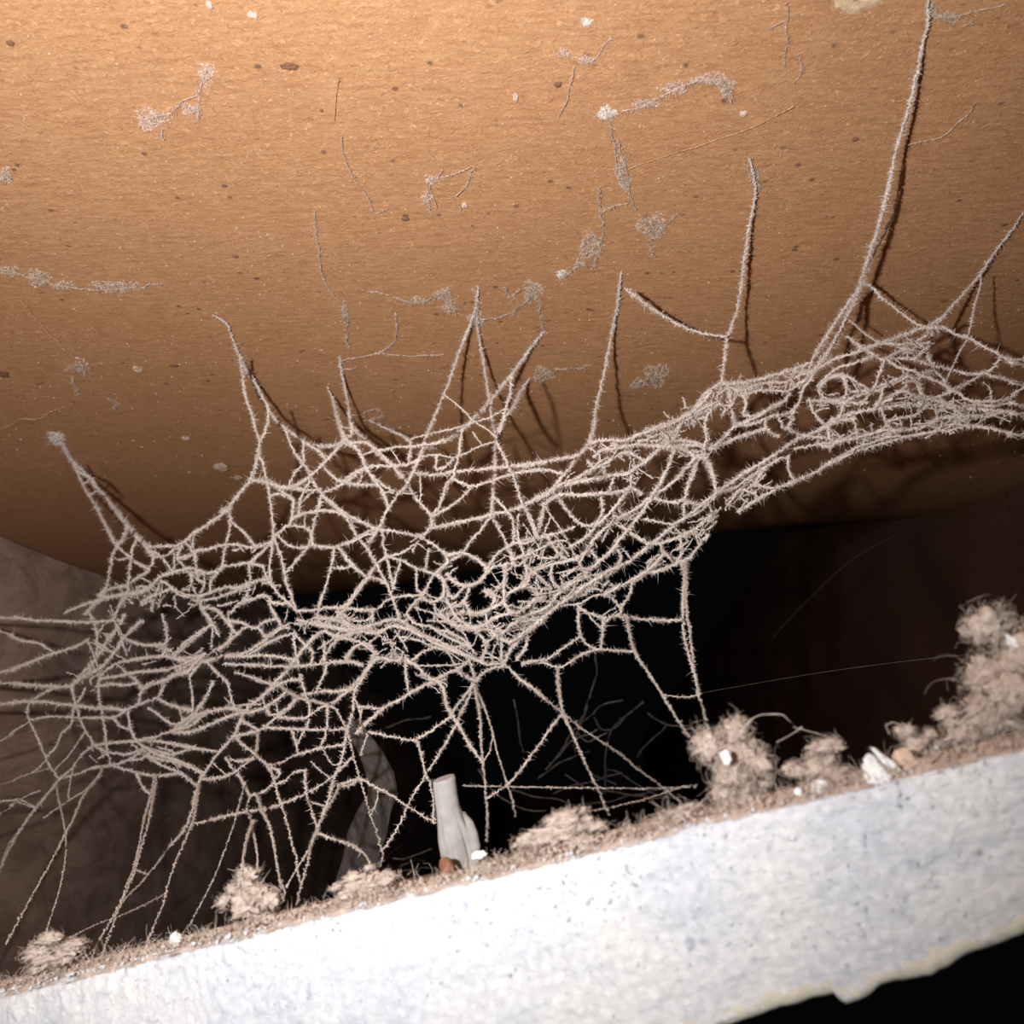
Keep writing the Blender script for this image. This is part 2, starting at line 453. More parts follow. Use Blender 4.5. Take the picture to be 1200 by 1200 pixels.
def make_tile():
    root = empty('ceiling_tile', tile_pt(0.5, 0.05, -TTH))
    tag(root, 'thick white mineral ceiling tile with broken crumbly edge across the foreground', 'ceiling tile')
    nu, nf = 520, 74
    V = []; nprof = None
    for i in range(nu + 1):
        u = U0 + (U1 - U0) * i / nu
        prof = []
        zb = bottom_line(u) + 0.0006
        for j in range(nf + 1):
            v = j / nf
            z = v * zb
            edge = 0.0014 * math.exp(-v / 0.03)
            dsp = 0.0003 * fr(u * 20, v * 5, 1.2) + 0.00022 * fr(u * 230, v * 40, 5.1) - (0.0012 * max(0, fr(u * 90, v * 14, 31)) * math.exp(-v / 0.10)) + edge + 0.0006 * fr(u * 5, v * 2, 12)
            prof.append((dsp, z + (top_height(u, 0) if v < .02 else 0) + 0.0003 * fr(u * 90, v * 12, 21)))
        prof += [(0.03, zb), (TDEEP, -TTH + .0025), (TDEEP, 0.0)]
        for b in (0.15, 0.1, 0.06, 0.035, 0.02, 0.012, 0.007):
            prof.append((b, top_height(u, b)))
        nprof = len(prof)
        for b, z in prof: V.append(tile_pt(u, b, z))
    Fc = []
    for i in range(nu):
        for j in range(nprof):
            a, b = i * nprof + j, i * nprof + (j + 1) % nprof
            Fc.append((a, a + nprof, b + nprof, b))
    Fc.append(tuple(range(nprof))); Fc.append(tuple(nu * nprof + j for j in range(nprof))[::-1])
    mb = MB(); mb.add([tuple(p) for p in V], Fc)
    mb.build('core', M['tile'], root, smooth=True)
    # cream paper on the room side of the tile, its torn edge curling at the front
    mb = MB(); V = []; nprof = None
    for i in range(nu + 1):
        u = U0 + (U1 - U0) * i / nu
        zb = bottom_line(u)
        top = zb + 0.0020 + 0.0012 * fr(u * 60, 2.2, 7)
        f0 = 0.0000 + 0.0002 * fr(u * 50, 1, 3) + 0.0006 * fr(u * 5, 1.9, 12)
        prof = [(f0 + 0.0012, top), (f0 + 0.00005, top - 0.0003), (f0 - 0.0001 + 0.0002 * fr(u * 120, 5, 5), zb + 0.0012), (f0 + 0.0002 * fr(u * 150, 2, 9), zb + 0.0004),
                (f0 + 0.0007, zb), (0.03, zb + 0.001), (TDEEP, -TTH), (TDEEP, -TTH + 0.0024), (0.03, zb + 0.0024), (f0 + 0.003, top - 0.0006)]
        nprof = len(prof)
        for b, z in prof: V.append(tile_pt(u, b, z))
    Fc = []
    for i in range(nu):
        for j in range(nprof):
            a, b = i * nprof + j, i * nprof + (j + 1) % nprof
            Fc.append((a, a + nprof, b + nprof, b))
    Fc.append(tuple(range(nprof))); Fc.append(tuple(nu * nprof + j for j in range(nprof))[::-1])
    mb.add([tuple(p) for p in V], Fc)
    p = mb.build('paper_facing', M['paper'], root, smooth=True); p['label'] = 'cream paper facing along the ragged lower edge'
    # crumbs and fibres standing out of the broken face
    mb = MB()
    n = 1700
    C = []; D = []
    for i in range(n):
        u = random.uniform(-0.05, 1.05); v = random.random() ** (1.6 if i % 2 else 5)
        C.append(tile_pt(u, -0.0001 + 0.0012 * math.exp(-v / .04), v * (bottom_line(u) + .003))); D.append(-TBK + TUP * random.uniform(-.3, .9) + TE * random.uniform(-1, 1))
    C = np.array(C); D = np.array(D)
    grains(mb, C[:550], RNG.uniform(0.0001, 0.00055, 550))
    spikes(mb, C[550:], D[550:], RNG.uniform(0.0004, 0.0012, n - 550), np.full(n - 550, 0.00008))
    g = mb.build('crumbs', M['tile'], root); g['kind'] = 'stuff'
    return root
TILE = make_tile()

def edge_u(x, back=0.0):            # tile parameter whose top, this far behind its edge, appears at column x
    a, b = -0.8, 2.2
    for _ in range(24):
        m = (a + b) / 2
        if px_of(tile_pt(m, back, 0))[0] < x: a = m
        else: b = m
    return m
def on_tile(x, y):
    """where the ray through x, y meets the tile's top, or None"""
    r = ray(x, y); dn = r.dot(TUP)
    if abs(dn) < 1e-6: return None
    t = (TA - EYE).dot(TUP) / dn
    if t <= 0: return None
    p = EYE + r * t
    b = (p - TA).dot(TBK)
    return p if 0 <= b <= TDEEP else None

# ------------------------------------------------------------------ dust layer and lint on the tile
def dust_layer():
    mb = MB(); V = []; nu = 420
    bs = [-0.0002, 0.0006, 0.0015, 0.003, 0.005, 0.008, 0.012, 0.018, 0.026, 0.036, 0.05, 0.07, 0.1, 0.15, 0.198]
    for i in range(nu + 1):
        u = U0 + (U1 - U0) * i / nu
        start = 0.0009 + 0.0010 * fr(u * 40, 7, 7)
        for k, b in enumerate(bs):
            h = -0.0003 + (0.0009 + 0.0010 * fr(u * 30, b * 160, 1.7) + 0.0008 * abs(fr(u * 90, b * 400, 4))) * min(1, k / 4.0)
            V.append(tuple(tile_pt(u, b + start, top_height(u, b) + h)))
    nb = len(bs); Fc = []
    for i in range(nu):
        for k in range(nb - 1):
            a = i * nb + k; Fc.append((a, a + 1, a + nb + 1, a + nb))
    mb.add(V, Fc)
    # fuzz
    A_ = []
    for i in range(5200):
        u = random.uniform(-0.12, 1.12)
        dens = 0.55 + 0.9 * fr(u * 13, 3, 3)
        if random.random() > max(0.15, dens): continue
        b = abs(random.gauss(0.003, 0.008)) + 0.0006
        L = random.uniform(0.0008, 0.0042) * (1 + 0.9 * max(0, fr(u * 17, 8, 8)))
        d = TUP * random.uniform(0.4, 1.3) + TE * random.gauss(0, .7) + TBK * random.gauss(-.1, .6)
        A_.append((tile_pt(u, b, 0.0002), d, L, random.uniform(0.000035, 0.00009)))
    fibres(mb, *zip(*A_), 0.9, 4)
    n = 1500
    us = RNG.uniform(-0.12, 1.12, n); bb = np.abs(RNG.normal(0.002, 0.005, n)) + 0.0004
    C = np.array([tile_pt(u, b, random.uniform(0.0001, 0.0014)) for u, b in zip(us, bb)])
    grains(mb, C, RNG.uniform(0.0001, 0.00045, n))
    o = mb.build('lint_layer', M['lint'], origin=tile_pt(0.5, 0.05, 0.0))
    tag(o, 'thin brown fuzz of dust lying along the top of the white tile', 'lint', None, 'stuff')
dust_layer()

def lint_clump(x, y, wpx, hpx, depth_back, label, nf=420, flat=0.55, seed=1, curl=1.0, wisps=(), stand=True):
    """a soft fluff of lint: lumpy felt body plus curly fibres"""
    random.seed(seed)
    u = edge_u(x, depth_back)
    base = tile_pt(u, depth_back, 0.0)
    for _ in range(4):
        d = px_of(base)[2]
        W, H = wpx * d / F / 2, hpx * d / F / 2
        u = edge_u(px_of(base)[0] + x - px_of(base + TUP * (H * 0.92))[0], depth_back)
        base = tile_pt(u, depth_back, 0.0)
    if not stand: base = cam_pt(x, y + hpx / 2, d)
    cen = base + TUP * (H * 0.92)
    root = empty('lint_clump', base)
    tag(root, label, 'lint', 'lint clumps on the tile')
    lobes = [(Vector((0, 0, -0.1)), 0.62)]
    for i in range(9):
        a = random.uniform(0, 2 * math.pi); q = random.uniform(0.3, 0.78)
        lobes.append((Vector((math.cos(a) * q, random.uniform(-.4, .4), math.sin(a) * q)), random.uniform(0.18, 0.42)))
    mb = MB(); fb = MB(); nl, nm = 22, 14
    def place(v): return cen + TE * (v.x * W) + TBK * (v.y * W * flat) + TUP * (v.z * H)
    for li, (c, rad) in enumerate(lobes):
        V = []
        for i in range(nm + 1):
            th = math.pi * i / nm
            for j in range(nl):
                ph = 2 * math.pi * j / nl
                n = Vector((math.sin(th) * math.cos(ph), math.sin(th) * math.sin(ph), math.cos(th)))
                k = rad * (0.62 + 0.55 * noise.fractal(n * 2.6 + Vector((seed + li, 0, 0)), 0.7, 2.2, 4))
                V.append(tuple(place(c + n * k)))
        mb.add(V, [(i * nl + j, i * nl + (j + 1) % nl, (i + 1) * nl + (j + 1) % nl, (i + 1) * nl + j) for i in range(nm) for j in range(nl)])
        A_ = []
        for i in range(int(nf * 4 * rad ** 1.6)):
            n = Vector((random.gauss(0, 1), random.gauss(0, 1), random.gauss(0.1, 1))).normalized()
            p = place(c + n * rad * random.uniform(0.35, 1.0))
            m = Vector((random.gauss(0, 1), random.gauss(0, 1), random.gauss(0, 1)))
            dd = TE * (n.x * .7 + m.x) + TBK * (n.y * .7 + m.y) + TUP * (n.z * .7 + m.z + .15)
            A_.append((p, dd, random.uniform(0.10, 0.28 + 0.5 * random.random() ** 4) * min(W, H), random.uniform(0.000018, 0.000045)))
        fibres(fb, *zip(*A_), curl * 2.0, 5)
    mb.build('felt', M['lint'], root, smooth=True)
    for pts in wisps:
        P = smooth_path([tuple(cam_pt(a, b, d)) for a, b in pts], 0.0008)
        tube(fb, P, 0.00007 * (0.6 + 0.8 * RNG.random(len(P))), 4, 0.3)
        m = len(P)
        spikes(fb, P, RNG.normal(size=(m, 3)), RNG.uniform(0.0002, 0.0008, m), np.full(m, 0.00004))
    f = fb.build('fibres', M['lint_fibre'], root); f['kind'] = 'stuff'
    random.seed(seed + 100)
    return root
lint_clump(870, 893, 126, 120, 0.011, 'large tan lint clump standing on the tile below the right hanging threads', 620, 0.6, 3,
           wisps=[((866, 858), (885, 840), (905, 837), (918, 838), (925, 845)), ((930, 852), (948, 857), (965, 862), (975, 872)), ((910, 870), (925, 862), (940, 852))])
lint_clump(1204, 815, 215, 170, 0.010, 'tall tan heap of lint at the right end of the tile', 620, 0.6, 5,
           wisps=[((1150, 815), (1135, 830), (1120, 838), (1100, 850)), ((1165, 790), (1150, 800), (1145, 802))])
lint_clump(62, 1138, 136, 52, 0.004, 'low tan lint clump at the left end of the tile', 300, 0.6, 8)
lint_clump(290, 1062, 104, 76, 0.007, 'wispy tan lint clump on the tile under the left hanging threads', 300, 0.6, 13,
           wisps=[((296, 1048), (305, 1040), (318, 1038), (328, 1044), (333, 1056)), ((281, 1050), (280, 1034), (279, 1018)), ((266, 1058), (255, 1058), (248, 1064)), ((330, 1060), (334, 1046), (331, 1036))])
lint_clump(957, 902, 104, 62, 0.011, 'brownish lint clump between the large lint clump and the white chip', 320, 0.6, 21)
lint_clump(1072, 872, 64, 56, 0.010, 'small grey olive lint tuft with a curled wisp behind the tan chip', 220, 0.6, 27,
           wisps=[((1042, 860), (1038, 850), (1046, 846), (1055, 850)),])
lint_clump(655, 988, 146, 58, 0.007, 'flat pinkish lint clump on the tile right of the grey peg', 360, 0.6, 31)
lint_clump(1128, 850, 100, 62, 0.012, 'sparse lint tuft leaning against the tall lint heap', 300, 0.6, 35)
lint_clump(430, 1050, 116, 46, 0.006, 'low lint clump on the tile left of the grey peg', 240, 0.6, 38)
lint_clump(800, 975, 64, 28, 0.004, 'small orange tan lint pad in front of the large lint clump', 160, 0.6, 44)

def pebble(name, x, y, wpx, hpx, back, material, label, cat, seed, lean=0.0, thick=0.6, group=None, d=None, pointed=0.0):
    u = edge_u(x, back)
    base = tile_pt(u, back, 0.0)
    dd = px_of(base)[2] if d is None else d
    cen = cam_pt(x, y, dd)
    W, H = wpx * dd / F / 2, hpx * dd / F / 2
    mb = MB(); V = []
    nl, nm = 14, 9
    for i in range(nm + 1):
        th = math.pi * i / nm
        for j in range(nl):
            ph = 2 * math.pi * j / nl
            n = Vector((math.sin(th) * math.cos(ph), math.sin(th) * math.sin(ph), math.cos(th)))
            sqz = Vector([math.copysign(abs(c) ** 0.9, c) for c in n])
            k = 0.92 + 0.3 * noise.fractal(n * 1.7 + Vector((seed * 3.1, 0, 0)), 1, 2, 3)
            tap = 1 - pointed * max(0, n.z)
            V.append(tuple(cen + (TE + TUP * 0.0) * (sqz.x * W * k * tap + lean * n.z * H) + TBK * (sqz.y * min(W, H) * thick * k) + TUP * (sqz.z * H * k)))
    Fc = []
    for i in range(nm):
        for j in range(nl):
            j2 = (j + 1) % nl
            Fc.append((i * nl + j, i * nl + j2, (i + 1) * nl + j2, (i + 1) * nl + j))
    mb.add(V, Fc)
    o = mb.build(name, material)
    tag(o, label, cat, group)
    return o
pebble('plaster_chip', 1025, 906, 32, 44, 0.002, M['chip'], 'white leaf shaped plaster chip standing on the tile edge', 'chip', 1, -0.1, 0.4, pointed=.45)
pebble('plaster_chip', 1037, 890, 14, 36, 0.003, M['chip'], 'thin pointed white splinter leaning behind the leaf shaped chip', 'chip', 2, -0.6, 0.5, pointed=.9)
pebble('plaster_chip', 1047, 910, 15, 34, 0.0025, M['tan_chip'], 'narrow tan chip pressed against the white leaf shaped chip', 'chip', 3, 0.15, 0.5)
pebble('plaster_chip', 1060, 893, 28, 32, 0.005, M['tan_chip'], 'blocky pinkish tan chip right of the white leaf shaped chip', 'chip', 4, 0.05, 0.6)
pebble('plaster_granule', 960, 922, 22, 17, 0.004, M['chip'], 'rounded white granule below the brownish lint clump', 'granule', 5, 0, .7, 'white granules on the tile')
pebble('plaster_granule', 935, 928, 11, 10, 0.004, M['chip'], 'tiny white granule left of the rounded granule', 'granule', 6, 0, .7, 'white granules on the tile')
pebble('plaster_granule', 851, 887, 14, 16, 0.0075, M['chip'], 'white granule caught in the large lint clump', 'granule', 7, 0, .7, 'white granules on the tile')
pebble('plaster_granule', 860, 952, 9, 12, 0.004, M['chip'], 'small white granule at the foot of the large lint clump', 'granule', 8, 0, .7, 'white granules on the tile')
pebble('plaster_granule', 1070, 915, 14, 16, 0.003, M['chip'], 'white granule on the tile edge below the blocky tan chip', 'granule', 9, 0, .7, 'white granules on the tile')
pebble('plaster_granule', 1097, 879, 8, 11, 0.012, M['chip'], 'tiny white granule left of the sparse lint tuft', 'granule', 10, 0, .7, 'white granules on the tile')
pebble('plaster_granule', 1186, 752, 13, 20, 0.012, M['chip'], 'white flake on top of the tall lint heap', 'granule', 11, -.2, .6, 'white granules on the tile', pointed=.5)
pebble('plaster_granule', 206, 1100, 18, 16, 0.004, M['chip'], 'white lump on the tile edge beside the left hanging threads', 'granule', 12, 0, .7, 'white granules on the tile', pointed=.4)
pebble('plaster_granule', 470, 1064, 16, 16, 0.003, M['chip'], 'white lump on the tile edge left of the grey peg', 'granule', 13, 0, .7, 'white granules on the tile')

# grey-white plaster peg behind the tile edge
def peg():
    foot = on_tile(537, 1030) or tile_pt(edge_u(537), 0.03, 0)
    d = px_of(foot)[2]; d = min(max(d, 0.15), 0.21)
    mm = d / F
    secs = [  # y, centre x, half width
        (912, 520, 12.5), (915, 520.5, 13.5), (930, 522, 14.2), (945, 524.5, 14.5), (958, 528, 16.5), (972, 532, 19.5), (988, 536, 22), (1002, 539, 22), (1016, 541, 19), (1028, 541, 15)]
    root = empty('plaster_peg', cam_pt(541, 1028, d))
    tag(root, 'grey white plaster peg with splayed ridged foot standing behind the tile edge', 'peg')
    mb = MB(); V = []; nl = 40
    right = RM @ Vector((1, 0, 0)); up = RM @ Vector((0, 1, 0)); back = RM @ Vector((0, 0, -1))
    for k, (y, x, hw) in enumerate(secs):
        c = cam_pt(x, y, d + 0.004)
        fl = max(0.0, (y - 940) / 80)
        for j in range(nl):
            a = 2 * math.pi * j / nl
            ridge = 1 + 0.13 * fl * math.sin(a * 9 + k * 0.15) + 0.05 * fl * math.sin(a * 17 + 1)
            rr = hw * mm * ridge * (1 + 0.03 * fr(a, y * .05, 2))
            p = c + right * (math.cos(a) * rr) + back * (math.sin(a) * rr * 0.8) + up * (0.0006 * math.cos(a) if k < 2 else 0)
            V.append(tuple(p))
    Fc = [tuple(range(nl))]
    for k in range(len(secs) - 1):
        for j in range(nl):
            j2 = (j + 1) % nl
            Fc.append((k * nl + j, k * nl + j2, (k + 1) * nl + j2, (k + 1) * nl + j))
    Fc.append(tuple((len(secs) - 1) * nl + j for j in range(nl))[::-1])
    mb.add(V, Fc)
    mb.build('shaft', M['peg'], root, smooth=False)
    mb = MB()   # split sliver at its right side
    V = []; S = [(952, 543, 2.5), (962, 549, 5), (975, 553, 6.5), (990, 556, 7), (1004, 557, 6), (1016, 555, 4)]
    for k, (y, x, hw) in enumerate(S):
        c = cam_pt(x, y, d + 0.003)
        for j in range(12):
            a = 2 * math.pi * j / 12
            rr = hw * mm * (1 + 0.1 * math.sin(3 * a + k))
            V.append(tuple(c + right * (math.cos(a) * rr) + back * (math.sin(a) * rr * .9)))
    Fc = [tuple(range(12))]
    for k in range(len(S) - 1):
        for j in range(12):
            j2 = (j + 1) % 12
            Fc.append((k * 12 + j, k * 12 + j2, (k + 1) * 12 + j2, (k + 1) * 12 + j))
    Fc.append(tuple((len(S) - 1) * 12 + j for j in range(12))[::-1])
    mb.add(V, Fc)
    mb.build('sliver', M['peg'], root, smooth=True)
    pebble('plaster_granule', 561, 1002, 22, 10, 0.02, M['chip'], 'white oblong pellet lying at the foot of the grey peg', 'granule', 31, 0.0, .8, 'white granules on the tile', d=d - 0.006)
    pebble('wood_crumb', 524, 1016, 18, 22, 0.02, M['dark_speck'], 'brown crumb at the left foot of the grey peg', 'crumb', 33, 0.0, .8, None, d=d - 0.004)
peg()

# rough grey lath leaning in the dark behind the web
def lath():
    d = 0.30
    sec = [(845, 412, 10), (862, 423, 12), (880, 434, 15), (905, 444, 17), (930, 448, 18), (950, 440, 19), (975, 432, 22), (1005, 424, 22), (1035, 418, 25), (1075, 412, 27)]
    mb = MB(); V = []; nl = 22
    right = RM @ Vector((1, 0, 0)); back = RM @ Vector((0, 0, -1))
    for k, (y, x, hw) in enumerate(sec):
        c = cam_pt(x, y, d)
        for j in range(nl):
            a = 2 * math.pi * j / nl
            rr = hw * d / F * (1 + 0.35 * fr(math.cos(a) * 1.5, math.sin(a) * 1.5, y * .02))
            V.append(tuple(c + right * (math.cos(a) * rr) + back * (math.sin(a) * rr * 0.5)))
    Fc = [tuple(range(nl))]
    for k in range(len(sec) - 1):
        for j in range(nl):
            j2 = (j + 1) % nl
            Fc.append((k * nl + j, k * nl + j2, (k + 1) * nl + j2, (k + 1) * nl + j))
    Fc.append(tuple((len(sec) - 1) * nl + j for j in range(nl))[::-1])
    mb.add(V, Fc)
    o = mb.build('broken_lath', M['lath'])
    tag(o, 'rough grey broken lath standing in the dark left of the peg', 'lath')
lath()

